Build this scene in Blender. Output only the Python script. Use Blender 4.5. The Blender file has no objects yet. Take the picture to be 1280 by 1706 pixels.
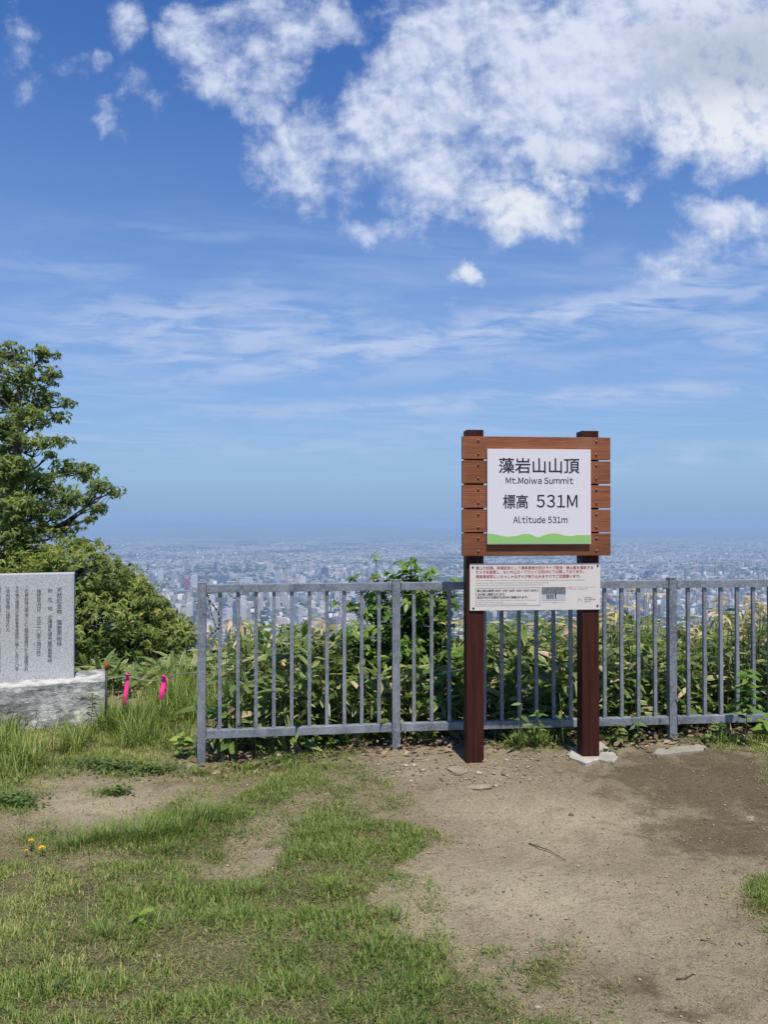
import bpy, bmesh, math, random
import numpy as np
from mathutils import Vector, Matrix

# ------------------------------------------------------------------ camera, world, sun
SC = bpy.context.scene
COL = SC.collection
EYE = 1.556
F = 1281.0                 # focal length in photo pixels (1280 x 1706)
HOR = 865.0                # photo row of the level line of sight
PITCH = math.atan((HOR - 853.0) / F)
rng = np.random.default_rng(531)
random.seed(531)

cam = bpy.data.cameras.new('camera')
cam.sensor_fit = 'VERTICAL'
cam.sensor_height = 34.6
cam.lens = F / 1706.0 * 34.6
cam.clip_start = 0.05
cam.clip_end = 200000.0
camo = bpy.data.objects.new('camera', cam)
camo.location = (0, 0, EYE)
camo.rotation_euler = (math.pi / 2 + PITCH, 0, 0)
COL.objects.link(camo)
SC.camera = camo

SC.view_settings.view_transform = 'Standard'
SC.view_settings.look = 'None'
SC.view_settings.exposure = 0.22
SC.view_settings.gamma = 1.0
SC.view_settings.use_curve_mapping = False
try:
    SC.cycles.max_bounces = 6
    SC.cycles.diffuse_bounces = 3
    SC.cycles.transmission_bounces = 4
    SC.cycles.transparent_max_bounces = 8
    SC.cycles.volume_bounces = 1
    SC.cycles.use_denoising = True
except Exception:
    pass

SUN_EL, SUN_AZ = math.radians(66), math.radians(165)     # azimuth from +Y towards +X
SUN_DIR = Vector((math.sin(SUN_AZ) * math.cos(SUN_EL), math.cos(SUN_AZ) * math.cos(SUN_EL), math.sin(SUN_EL)))
sun = bpy.data.lights.new('sun', 'SUN')
sun.energy = 5.0
sun.angle = math.radians(0.53)
sun.color = (1.0, 0.92, 0.79)
suno = bpy.data.objects.new('sun', sun)
suno.rotation_euler = SUN_DIR.to_track_quat('Z', 'Y').to_euler()
suno.location = (3, -12, 28)
COL.objects.link(suno)


class NT:
    """small helper round a node tree"""
    def __init__(s, tree):
        s.t = tree
        tree.nodes.clear()

    def n(s, typ, props=None, **inp):
        nd = s.t.nodes.new('ShaderNode' + typ)
        for k, v in (props or {}).items():
            setattr(nd, k, v)
        for k, v in inp.items():
            key = int(k[1:]) if k[0] == 'i' and k[1:].isdigit() else k.replace('_', ' ')
            s.set(nd.inputs[key], v)
        return nd

    def set(s, sock, v):
        if isinstance(v, bpy.types.NodeSocket):
            s.t.links.new(v, sock)
        elif isinstance(v, (tuple, list)) and len(v) == 3 and sock.type == 'RGBA':
            sock.default_value = (*v, 1)
        else:
            sock.default_value = v

    def m(s, op, a, b=None, c=None, clamp=False):
        nd = s.t.nodes.new('ShaderNodeMath')
        nd.operation = op
        nd.use_clamp = clamp
        for i, v in enumerate((a, b, c)):
            if v is not None:
                s.set(nd.inputs[i], v)
        return nd.outputs[0]

    def mix(s, f, a, b, blend='MIX'):
        nd = s.t.nodes.new('ShaderNodeMix')
        nd.data_type = 'RGBA'
        nd.blend_type = blend
        s.set(nd.inputs[0], f); s.set(nd.inputs[6], a); s.set(nd.inputs[7], b)
        return nd.outputs[2]

    def step(s, x, a, b, lo=0.0, hi=1.0):
        nd = s.t.nodes.new('ShaderNodeMapRange')
        nd.interpolation_type = 'SMOOTHSTEP'
        s.set(nd.inputs[0], x); s.set(nd.inputs[1], a); s.set(nd.inputs[2], b)
        s.set(nd.inputs[3], lo); s.set(nd.inputs[4], hi)
        return nd.outputs[0]

    def noise(s, vec, scale, detail=4, rough=0.55, dist=0.0, out=0, dims='3D'):
        nd = s.t.nodes.new('ShaderNodeTexNoise')
        nd.noise_dimensions = dims
        if vec is not None:
            s.set(nd.inputs['Vector'], vec)
        s.set(nd.inputs['Scale'], scale); s.set(nd.inputs['Detail'], detail)
        s.set(nd.inputs['Roughness'], rough); s.set(nd.inputs['Distortion'], dist)
        return nd.outputs[out]

    def vec(s, op, a, b=None, scale=None):
        nd = s.t.nodes.new('ShaderNodeVectorMath')
        nd.operation = op
        s.set(nd.inputs[0], a)
        if b is not None:
            s.set(nd.inputs[1], b)
        if scale is not None:
            s.set(nd.inputs['Scale'], scale)
        return nd.outputs[1] if op in ('LENGTH', 'DISTANCE', 'DOT_PRODUCT') else nd.outputs[0]


def build_world():
    w = bpy.data.worlds.new('World')
    SC.world = w
    w.use_nodes = True
    T = NT(w.node_tree)
    sky = T.n('TexSky', dict(sky_type='NISHITA', sun_disc=False, sun_elevation=SUN_EL, sun_rotation=SUN_AZ,
                             altitude=530.0, air_density=1.0, dust_density=0.6, ozone_density=1.6))
    tc = T.n('TexCoord')
    d = tc.outputs['Generated']
    sx = T.n('SeparateXYZ', Vector=d)
    x, y, z = sx.outputs
    # sky base: phone-like saturation
    hs = T.n('HueSaturation', Hue=0.512, Saturation=SKY_SAT, Value=1.0, Fac=1.0, Color=sky.outputs[0])
    base = T.vec('MULTIPLY', hs.outputs[0], SKY_TINT)
    # paler, milkier band of air low down
    low = T.m('POWER', T.m('SUBTRACT', 1.0, T.m('MINIMUM', T.m('DIVIDE', T.m('MAXIMUM', z, 0.0), 0.55), 1.0)), 1.25)
    base = T.mix(T.m('MULTIPLY', low, LOW_MIX), base, LOW_COL)
    base = T.mix(T.m('MULTIPLY', T.step(z, 0.062, -0.008), 0.97), base, HOR_COL)
    # coordinates on the celestial dome in front (+Y)
    yy = T.m('MAXIMUM', y, 0.12)
    u = T.m('DIVIDE', x, yy)
    v = T.m('DIVIDE', z, yy)
    front = T.step(y, 0.05, 0.3)
    uv = T.n('CombineXYZ', X=u, Y=v, Z=0.0).outputs[0]
    # ragged warp
    wv = T.vec('SUBTRACT', T.noise(uv, 9.0, 6, 0.62, out=1), (0.5, 0.5, 0.5))
    uvw = T.vec('ADD', uv, T.vec('SCALE', wv, scale=0.085))
    wv2 = T.vec('SUBTRACT', T.noise(uv, 38.0, 4, 0.6, out=1), (0.5, 0.5, 0.5))
    uvw = T.vec('ADD', uvw, T.vec('SCALE', wv2, scale=0.022))

    def ell(px, py, rx, ry, amp=1.0, vecs=uvw):
        c = ((px - 640) / F, (HOR - py) / F, 0)
        q = T.vec('MULTIPLY', T.vec('SUBTRACT', vecs, c), (F / rx, F / ry, 0))
        r = T.vec('LENGTH', q)
        return T.step(r, 1.45, 0.20, 0.0, amp)

    acc = None
    for e in CUMULUS:
        o = ell(*e)
        acc = o if acc is None else T.m('MAXIMUM', acc, o)
    n1 = T.noise(uv, 13.0, 8, 0.60, 0.2)
    n2 = T.noise(uv, 45.0, 6, 0.62)
    nB = T.noise(T.vec('ADD', uv, (0.006, 0.016, 0.0)), 13.0, 8, 0.60, 0.2)
    n2B = T.noise(T.vec('ADD', uv, (0.003, 0.006, 0.0)), 45.0, 6, 0.62)
    relief = T.m('ADD', T.m('MULTIPLY', T.m('SUBTRACT', n1, nB), 1.5), T.m('MULTIPLY', T.m('SUBTRACT', n2, n2B), 0.5))
    dens = T.m('ADD', acc, T.m('MULTIPLY', T.m('SUBTRACT', n1, 0.5), 2.1))
    n0 = T.noise(uv, 5.5, 5, 0.55, 0.3)
    dens = T.m('ADD', dens, T.m('MULTIPLY', T.m('SUBTRACT', n0, 0.5), 0.9))
    dens = T.m('ADD', dens, T.m('MULTIPLY', T.m('SUBTRACT', n2, 0.5), 0.5))
    dens = T.m('MULTIPLY', T.step(dens, 0.26, 1.20), T.step(acc, 0.0, 0.30))
    dens = T.m('MULTIPLY', dens, front)
    # grey thick heart in the upper right, brighter crowns lower down
    grey = None
    for e in ((1240, 95, 190, 75, 1.0), (1120, 60, 90, 40, 0.7), (1000, 270, 120, 40, 0.35)):
        o = ell(*e)
        grey = o if grey is None else T.m('MAXIMUM', grey, o)
    bright = None
    for e in ((1225, 200, 130, 75, 1.0), (860, 340, 110, 65, 0.9), (775, 447, 40, 25, 0.7), (935, 300, 50, 40, 0.8)):
        o = ell(*e)
        bright = o if bright is None else T.m('MAXIMUM', bright, o)
    sh = T.noise(uv, 7.0, 6, 0.55)
    body = T.mix(T.step(T.m('ADD', sh, relief), 0.22, 0.72), (0.50, 0.58, 0.78), (0.72, 0.78, 0.93))
    body = T.mix(T.m('MULTIPLY', bright, T.step(T.m('ADD', n1, relief), 0.20, 0.62)), body, (0.84, 0.87, 0.92))
    body = T.mix(T.m('MULTIPLY', grey, 0.75), body, (0.44, 0.51, 0.62))
    # high streaks on a plane overhead (perspective flattens them toward the horizon)
    zz = T.m('MAXIMUM', z, 0.035)
    pv = T.n('CombineXYZ', X=T.m('MULTIPLY', T.m('DIVIDE', x, zz), 0.42),
             Y=T.m('ADD', T.m('DIVIDE', y, zz), T.m('MULTIPLY', T.m('DIVIDE', x, zz), -0.22)), Z=0.0).outputs[0]
    c1 = T.noise(pv, 0.95, 8, 0.60, 0.45)
    c2 = T.noise(pv, 3.4, 6, 0.6, 0.3)
    cir = T.m('ADD', T.m('MULTIPLY', c1, 0.72), T.m('MULTIPLY', c2, 0.28))
    cir = T.step(cir, 0.44, 0.72)
    band = T.m('MULTIPLY', T.step(v, 0.03, 0.13), T.step(v, 0.50, 0.30))

    def streak(px, py, rx, ry, slope, amp):
        vs = T.m('SUBTRACT', v, T.m('MULTIPLY', T.m('SUBTRACT', u, (px - 640) / F), slope))
        q = T.n('CombineXYZ', X=u, Y=vs, Z=0.0).outputs[0]
        q = T.vec('ADD', q, T.vec('SCALE', wv, scale=0.03))
        return ell(px, py, rx, ry, amp, q)
    st = None
    for e in STREAKS:
        o = streak(*e)
        st = o if st is None else T.m('MAXIMUM', st, o)
    c3 = T.noise(T.vec('MULTIPLY', uv, (3.0, 14.0, 1.0)), 3.0, 7, 0.6, 0.4)
    st = T.m('MULTIPLY', st, T.step(c3, 0.34, 0.64))
    cd = T.m('MAXIMUM', T.m('MULTIPLY', T.m('MULTIPLY', cir, band), 0.55), st)
    cd = T.m('MULTIPLY', cd, front)
    colr = T.mix(cd, base, CIR_COL)
    colr = T.mix(T.m('MULTIPLY', dens, 0.93), colr, T.vec('SCALE', body, scale=CLOUD_GAIN))
    bg = T.n('Background', Color=colr, Strength=SKY_STR)
    out = T.n('OutputWorld', Surface=bg.outputs[0])


SKY_STR = 0.092
SKY_SAT = 1.14
SKY_TINT = (0.71, 1.15, 1.47)
HOR_COL = (2.48, 3.88, 6.35)
LOW_MIX = 0.93
LOW_COL = (2.72, 3.98, 6.15)
CIR_COL = (4.6, 5.6, 7.9)
CLOUD_GAIN = 9.5
CUMULUS = [
    (830, 110, 270, 190, 1.15), (1080, 80, 300, 190, 1.35), (1230, 190, 190, 120, 1.35), (1180, 60, 260, 150, 1.3), (950, 200, 200, 110, 1.0), (660, 190, 110, 140, 0.9),
    (760, 270, 170, 120, 0.95), (630, 250, 100, 130, 0.88), (690, 330, 110, 60, 0.82), (430, 50, 150, 75, 0.86), (315, 70, 62, 80, 0.86), (450, 140, 90, 75, 0.82), (540, 30, 140, 60, 0.85),
    (500, 250, 85, 120, 0.90), (370, 110, 90, 70, 0.8), (600, 300, 90, 70, 0.66), (470, 330, 40, 30, 0.6), (860, 345, 115, 62, 1.0), (935, 300, 50, 40, 0.95),
    (775, 447, 40, 24, 1.0), (615, 380, 60, 22, 0.7), (700, 375, 60, 40, 0.72), (1110, 435, 75, 45, 0.72), (1235, 365, 110, 48, 0.88), (1150, 420, 80, 46, 0.75), (1090, 460, 50, 26, 0.6),
    (1270, 430, 50, 45, 0.5), (1055, 310, 30, 25, 0.55), (1000, 250, 120, 50, 0.62),
    (100, 110, 70, 58, 0.50), (62, 150, 44, 44, 0.46), (225, 148, 70, 46, 0.52), (178, 202, 34, 48, 0.56), (166, 105, 30, 40, 0.46),
    (30, 50, 40, 80, 0.44), (200, 30, 50, 50, 0.44), (745, 500, 26, 10, 0.5), (420, 225, 24, 40, 0.48),
]
STREAKS = [   # px, py, rx, ry, slope, strength
    (820, 550, 620, 42, 0.16, 1.0), (330, 550, 360, 80, 0.03, 0.8), (850, 668, 640, 20, 0.05, 0.75), (1250, 545, 190, 44, 0.10, 0.7), (700, 610, 500, 30, 0.05, 0.4),
    (430, 475, 90, 16, -0.1, 0.40), (110, 445, 150, 26, -0.12, 0.34), (340, 385, 200, 14, -0.06, 0.22), (230, 660, 120, 14, 0.0, 0.24),
    (560, 740, 460, 34, 0.0, 0.36), (1150, 760, 330, 26, 0.03, 0.42), (1180, 470, 240, 44, 0.2, 0.6), (1010, 430, 60, 30, 0.3, 0.25),
]
build_world()


# ------------------------------------------------------------------ helpers
def at(px, py, Y):
    """world point at depth Y that the photo shows at (px, py)"""
    return Vector(((px - 640) * Y / F, Y, EYE - (py - HOR) * Y / F))


def hump(x, y):
    """the soil swells a little towards the sign and the fence"""
    def sm(t, a, b):
        t = np.clip((t - a) / (b - a), 0, 1)
        return t * t * (3 - 2 * t)
    return 0.060 * sm(y, 3.9, 4.75) * sm(x, -1.0, 0.0)


def gpt(px, py):
    """point of the ground the photo shows at (px, py)"""
    z = 0.0
    for _ in range(12):
        Y = (EYE - z) * F / (py - HOR)
        z = float(hump((px - 640) * Y / F, Y))
    return ((px - 640) * Y / F, Y)


def tag(o, label=None, cat=None, group=None, kind=None):
    if label: o['label'] = label
    if cat: o['category'] = cat
    if group: o['group'] = group
    if kind: o['kind'] = kind
    return o


def empty(name, loc=(0, 0, 0), rz=0.0):
    o = bpy.data.objects.new(name, None)
    o.location = loc
    o.rotation_euler = (0, 0, rz)
    o.empty_display_size = 0.1
    COL.objects.link(o)
    return o


def link(name, me, mat=None, parent=None):
    o = bpy.data.objects.new(name, me)
    COL.objects.link(o)
    if mat is not None and not me.materials:
        me.materials.append(mat)
    if parent is not None:
        o.parent = parent
    return o


class MB:
    """collects polygons for one mesh object"""
    def __init__(s):
        s.v = []; s.f = []

    def add(s, verts, faces):
        b = len(s.v)
        s.v += [tuple(p) for p in verts]
        s.f += [tuple(b + i for i in f) for f in faces]
        return s

    def box(s, c, d, rz=0.0, taper=1.0):
        hx, hy, hz = d[0] / 2, d[1] / 2, d[2] / 2
        vs = []
        for z in (-1, 1):
            k = taper if z > 0 else 1
            for (x, y) in ((-1, -1), (1, -1), (1, 1), (-1, 1)):
                px, py = x * hx * k, y * hy * k
                vs.append((c[0] + px * math.cos(rz) - py * math.sin(rz), c[1] + px * math.sin(rz) + py * math.cos(rz), c[2] + z * hz))
        return s.add(vs, [(3, 2, 1, 0), (4, 5, 6, 7), (0, 1, 5, 4), (1, 2, 6, 5), (2, 3, 7, 6), (3, 0, 4, 7)])

    def tube(s, pts, r, n=6, cap=True):
        pts = [Vector(p) for p in pts]
        rs = r if isinstance(r, (list, tuple)) else [r] * len(pts)
        vs, fs = [], []
        prev = None
        for i, p in enumerate(pts):
            t = (pts[min(i + 1, len(pts) - 1)] - pts[max(i - 1, 0)])
            t = t.normalized() if t.length > 1e-9 else Vector((0, 0, 1))
            a = prev if prev is not None else (Vector((1, 0, 0)) if abs(t.x) < 0.9 else Vector((0, 1, 0)))
            a = (a - t * a.dot(t)).normalized()
            prev = a
            b = t.cross(a)
            for k in range(n):
                q = 2 * math.pi * k / n
                vs.append(p + (a * math.cos(q) + b * math.sin(q)) * rs[i])
        for i in range(len(pts) - 1):
            for k in range(n):
                k2 = (k + 1) % n
                fs.append((i * n + k, i * n + k2, (i + 1) * n + k2, (i + 1) * n + k))
        if cap:
            fs.append(tuple(range(n - 1, -1, -1)))
            fs.append(tuple(range((len(pts) - 1) * n, len(pts) * n)))
        return s.add(vs, fs)

    def quad(s, a, b, c, d):
        return s.add([a, b, c, d], [(0, 1, 2, 3)])

    def mesh(s, name, bevel=0.0, seg=2, smooth=False):
        me = bpy.data.meshes.new(name)
        me.from_pydata(s.v, [], s.f)
        if bevel > 0:
            bm = bmesh.new()
            bm.from_mesh(me)
            bmesh.ops.bevel(bm, geom=list(bm.edges), offset=bevel, segments=seg, affect='EDGES', profile=0.7)
            bm.to_mesh(me)
            bm.free()
        if smooth:
            me.polygons.foreach_set('use_smooth', [True] * len(me.polygons))
        me.update()
        return me

    def build(s, name, mat, parent=None, bevel=0.0, smooth=False, world=False):
        if world and parent is not None:
            L = parent.location
            s.v = [(p[0] - L.x, p[1] - L.y, p[2] - L.z) for p in s.v]
        return link(name, s.mesh(name, bevel, smooth=smooth), mat, parent)


def np_mesh(name, V, tris=None, quads=None, smooth=False):
    me = bpy.data.meshes.new(name)
    V = np.asarray(V, np.float32).reshape(-1, 3)
    parts, starts, pos = [], [], 0
    if tris is not None and len(tris):
        t = np.asarray(tris, np.int32).reshape(-1, 3)
        parts.append(t.ravel()); starts.append(pos + 3 * np.arange(len(t))); pos += t.size
    if quads is not None and len(quads):
        q = np.asarray(quads, np.int32).reshape(-1, 4)
        parts.append(q.ravel()); starts.append(pos + 4 * np.arange(len(q))); pos += q.size
    idx = np.concatenate(parts).astype(np.int32)
    st = np.concatenate(starts).astype(np.int32)
    me.vertices.add(len(V)); me.vertices.foreach_set('co', V.ravel())
    me.loops.add(len(idx)); me.loops.foreach_set('vertex_index', idx)
    me.polygons.add(len(st)); me.polygons.foreach_set('loop_start', st)
    if smooth:
        me.polygons.foreach_set('use_smooth', np.ones(len(st), bool))
    me.update(calc_edges=True)
    me.validate()
    return me


def attr_f(me, name, a):
    at_ = me.attributes.new(name, 'FLOAT', 'POINT')
    at_.data.foreach_set('value', np.asarray(a, np.float32).ravel())


def attr_c(me, name, a):
    at_ = me.attributes.new(name, 'FLOAT_COLOR', 'POINT')
    at_.data.foreach_set('color', np.asarray(a, np.float32).ravel())


def nrm(a):
    return a / np.maximum(np.linalg.norm(a, axis=-1, keepdims=True), 1e-9)


def vnoise(x, y, seed=0):
    xi, yi = np.floor(x).astype(np.int64), np.floor(y).astype(np.int64)
    fx, fy = x - xi, y - yi
    fx = fx * fx * (3 - 2 * fx); fy = fy * fy * (3 - 2 * fy)

    def h(a, b):
        n = (a * 374761393 + b * 668265263 + seed * 1442695041) & 0x7fffffff
        n = ((n ^ (n >> 13)) * 1274126177) & 0x7fffffff
        n = n ^ (n >> 16)
        return (n & 0xffff) / 65535.0
    return (h(xi, yi) * (1 - fx) + h(xi + 1, yi) * fx) * (1 - fy) + (h(xi, yi + 1) * (1 - fx) + h(xi + 1, yi + 1) * fx) * fy


def fbm(x, y, oct=4, seed=0):
    a, s, t = 0.5, 0, 0
    for k in range(oct):
        s = s + a * vnoise(x * 2 ** k + 17.3 * k, y * 2 ** k - 9.1 * k, seed + k)
        t += a
        a *= 0.5
    return s / t


def sdist(x, y, poly):
    """signed distance to a polygon, positive inside"""
    P = np.asarray(poly, float)
    d = np.full(x.shape, 1e9)
    ins = np.zeros(x.shape, bool)
    for i in range(len(P)):
        a, b = P[i], P[(i + 1) % len(P)]
        e = b - a
        t = np.clip(((x - a[0]) * e[0] + (y - a[1]) * e[1]) / max(e @ e, 1e-12), 0, 1)
        d = np.minimum(d, np.hypot(x - a[0] - t * e[0], y - a[1] - t * e[1]))
        c = ((a[1] > y) != (b[1] > y)) & (x < (b[0] - a[0]) * (y - a[1]) / (b[1] - a[1] + 1e-12) + a[0])
        ins ^= c
    return np.where(ins, d, -d)


def smooth01(x, a, b):
    t = np.clip((x - a) / (b - a), 0, 1)
    return t * t * (3 - 2 * t)


# ------------------------------------------------------------------ materials
def mat(name):
    m = bpy.data.materials.new(name)
    m.use_nodes = True
    return m, NT(m.node_tree)


def finish(T, col, rough=0.7, metal=0.0, bump=None, bstr=0.3, bdist=0.01, spec=None):
    p = T.n('BsdfPrincipled', Base_Color=col, Roughness=rough, Metallic=metal)
    if spec is not None:
        T.set(p.inputs['Specular IOR Level'], spec)
    if bump is not None:
        b = T.n('Bump', Height=bump, Strength=bstr, Distance=bdist)
        T.set(p.inputs['Normal'], b.outputs[0])
    T.n('OutputMaterial', Surface=p.outputs[0])
    return p


def plain(name, c, rough=0.6, metal=0.0, var=0.08, scale=30, spec=None):
    m, T = mat(name)
    co = T.n('TexCoord').outputs['Object']
    n = T.noise(co, scale, 4)
    k = T.m('ADD', 1 - var, T.m('MULTIPLY', n, 2 * var))
    col = T.vec('SCALE', c, scale=k)
    finish(T, col, rough, metal, spec=spec)
    return m


def m_galv():
    m, T = mat('galvanised_steel')
    g = T.n('NewGeometry')
    co = g.outputs['Position']
    n1 = T.noise(co, 9, 5, 0.6)
    n2 = T.noise(co, 55, 5, 0.7)
    n3 = T.noise(T.vec('MULTIPLY', co, (60, 60, 5)), 1.0, 4, 0.6)
    vor = T.n('TexVoronoi', Vector=co, Scale=95.0)
    col = T.mix(T.step(n1, 0.3, 0.7), (0.080, 0.100, 0.135), (0.19, 0.22, 0.265))
    col = T.mix(T.step(n2, 0.46, 0.62, 0, 0.6), col, (0.31, 0.335, 0.37))
    col = T.mix(T.step(T.noise(co, 130, 4, 0.7), 0.54, 0.66, 0, 0.7), col, (0.06, 0.07, 0.085))
    col = T.mix(T.step(n3, 0.56, 0.75, 0, 0.55), col, (0.105, 0.12, 0.15))
    col = T.mix(T.m('MULTIPLY', T.step(vor.outputs[0], 0.2, 0.6), 0.22), col, (0.38, 0.40, 0.42))
    ru = T.noise(co, 22, 6, 0.7)
    col = T.mix(T.step(ru, 0.62, 0.76, 0, 0.6), col, (0.15, 0.085, 0.05))
    wash = T.noise(T.vec('MULTIPLY', co, (5, 5, 1.6)), 1.0, 4, 0.6)
    col = T.mix(T.step(wash, 0.45, 0.70, 0, 0.5), col, (0.36, 0.385, 0.41))
    finish(T, col, T.step(n1, 0.2, 0.8, 0.42, 0.62), 0.25, n2, 0.25, 0.002)
    return m


def m_board():
    m, T = mat('stained_board')
    co = T.n('TexCoord').outputs['Object']
    oi = T.n('ObjectInfo')
    off = T.n('CombineXYZ', X=T.m('MULTIPLY', oi.outputs['Random'], 40.0), Y=0.0, Z=T.m('MULTIPLY', oi.outputs['Random'], 9.0)).outputs[0]
    c2 = T.vec('ADD', co, off)
    g1 = T.noise(T.vec('MULTIPLY', c2, (2.2, 30, 70)), 1.0, 6, 0.62, 1.4)
    g2 = T.noise(T.vec('MULTIPLY', c2, (4, 60, 240)), 1.0, 4, 0.6, 0.3)
    w = T.n('TexWave', dict(wave_type='BANDS', bands_direction='Z', wave_profile='SIN'), Vector=T.vec('MULTIPLY', c2, (0.5, 1, 1)), Scale=22.0, Distortion=7.0, Detail=3.0, Detail_Scale=0.8)
    col = T.mix(T.step(g1, 0.30, 0.70), (0.150, 0.053, 0.024), (0.285, 0.105, 0.050))
    col = T.mix(T.m('MULTIPLY', T.step(w.outputs[1], 0.55, 0.95), 0.35), col, (0.11, 0.034, 0.016))
    col = T.mix(T.step(g2, 0.52, 0.75, 0, 0.5), col, (0.34, 0.125, 0.055))
    fade = T.noise(co, 5.0, 4, 0.6)
    col = T.mix(T.step(fade, 0.45, 0.75, 0, 0.35), col, (0.27, 0.135, 0.085))
    col = T.vec('SCALE', col, scale=T.m('ADD', 0.86, T.m('MULTIPLY', oi.outputs['Random'], 0.28)))
    finish(T, col, 0.6, 0, g2, 0.35, 0.003, spec=0.2)
    return m


def m_post():
    m, T = mat('dark_stained_post')
    co = T.n('TexCoord').outputs['Object']
    g1 = T.noise(T.vec('MULTIPLY', co, (40, 40, 1.6)), 1.0, 6, 0.62, 0.8)
    g2 = T.noise(co, 14, 5, 0.6)
    col = T.mix(T.step(g1, 0.3, 0.7), (0.031, 0.0095, 0.0068), (0.060, 0.0180, 0.0125))
    col = T.mix(T.step(g2, 0.6, 0.8, 0, 0.3), col, (0.085, 0.032, 0.02))
    finish(T, col, 0.55, 0, g1, 0.25, 0.003, spec=0.15)
    return m


def m_granite():
    m, T = mat('grey_granite')
    co = T.n('TexCoord').outputs['Object']
    n1 = T.noise(co, 150, 2, 0.5)
    n2 = T.noise(co, 260, 2, 0.5)
    n3 = T.noise(co, 3, 4)
    col = T.mix(T.step(n1, 0.40, 0.62), (0.50, 0.51, 0.52), (0.34, 0.35, 0.37))
    col = T.mix(T.step(n2, 0.57, 0.67), col, (0.10, 0.105, 0.12))
    col = T.mix(T.step(T.noise(co, 200, 2), 0.60, 0.72), col, (0.66, 0.66, 0.66))
    col = T.mix(T.step(n3, 0.4, 0.75, 0, 0.3), col, (0.42, 0.42, 0.40))
    st = T.noise(T.vec('MULTIPLY', co, (14, 14, 2)), 1.0, 4, 0.6)
    col = T.mix(T.step(st, 0.66, 0.8, 0, 0.35), col, (0.33, 0.28, 0.21))
    finish(T, col, 0.62, 0, n1, 0.15, 0.001)
    return m


def m_plinth():
    m, T = mat('weathered_plinth_stone')
    co = T.n('TexCoord').outputs['Object']
    n1 = T.noise(co, 3.2, 6, 0.65, 0.4)
    n2 = T.noise(co, 26, 6, 0.7)
    n3 = T.noise(T.vec('MULTIPLY', co, (5, 5, 16)), 1.0, 6, 0.68, 0.6)
    col = T.mix(T.step(n2, 0.3, 0.7), (0.40, 0.40, 0.38), (0.60, 0.60, 0.57))
    dark = T.m('MULTIPLY', T.step(n1, 0.42, 0.56), T.step(n3, 0.34, 0.55))
    col = T.mix(T.m('MULTIPLY', dark, 0.9), col, (0.13, 0.135, 0.135))
    col = T.mix(T.step(T.noise(co, 70, 3), 0.58, 0.75, 0, 0.6), col, (0.12, 0.125, 0.12))
    h = T.m('ADD', n2, T.m('MULTIPLY', n3, 0.8))
    finish(T, col, 0.9, 0, h, 0.8, 0.02)
    return m


def m_concrete(name, a, b):
    m, T = mat(name)
    co = T.n('NewGeometry').outputs['Position']
    n1 = T.noise(co, 7, 6, 0.65)
    n2 = T.noise(co, 60, 5, 0.7)
    col = T.mix(T.step(n1, 0.35, 0.7), a, b)
    col = T.mix(T.step(n2, 0.55, 0.7, 0, 0.5), col, tuple(x * 0.6 for x in a))
    finish(T, col, 0.9, 0, n2, 0.6, 0.006)
    return m


def m_leaf(name, dark, mid, light, rim=None, dead=None, rough=0.5, trans=0.3, spec=0.4):
    """attribute lf = (edge, random, dead, along)"""
    m, T = mat(name)
    a = T.n('Attribute', dict(attribute_name='lf', attribute_type='GEOMETRY'))
    s = T.n('SeparateColor', Color=a.outputs['Color'])
    e, r, dd = s.outputs
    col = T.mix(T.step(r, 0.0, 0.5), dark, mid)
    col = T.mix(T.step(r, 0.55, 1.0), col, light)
    n = T.noise(T.n('NewGeometry').outputs['Position'], 38, 3)
    col = T.mix(T.step(n, 0.45, 0.75, 0, 0.45), col, light)
    if rim is not None:
        en = T.m('ADD', e, T.m('MULTIPLY', T.m('SUBTRACT', n, 0.5), 0.35))
        rimk = T.m('MULTIPLY', T.step(en, 0.60, 0.90), T.step(r, 0.35, 0.9, 0.05, 1.0))
        col = T.mix(rimk, col, rim)
    if dead is not None:
        dc = T.mix(r, dead, tuple(min(1, x * 1.9) for x in dead))
        col = T.mix(dd, col, dc)
    p = T.n('BsdfPrincipled', Base_Color=col, Roughness=rough)
    p.inputs['Specular IOR Level'].default_value = spec
    tr = T.n('BsdfTranslucent', Color=T.mix(0.5, col, T.vec('MULTIPLY', col, (1.3, 1.5, 0.5))))
    ms = T.n('MixShader', Fac=trans)
    T.set(ms.inputs[1], p.outputs[0]); T.set(ms.inputs[2], tr.outputs[0])
    T.n('OutputMaterial', Surface=ms.outputs[0])
    return m


def m_bark(name, a, b):
    m, T = mat(name)
    co = T.n('TexCoord').outputs['Object']
    n = T.noise(T.vec('MULTIPLY', co, (14, 14, 4)), 1.5, 5, 0.65)
    finish(T, T.mix(T.step(n, 0.35, 0.65), a, b), 0.9, 0, n, 0.5, 0.02)
    return m


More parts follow.
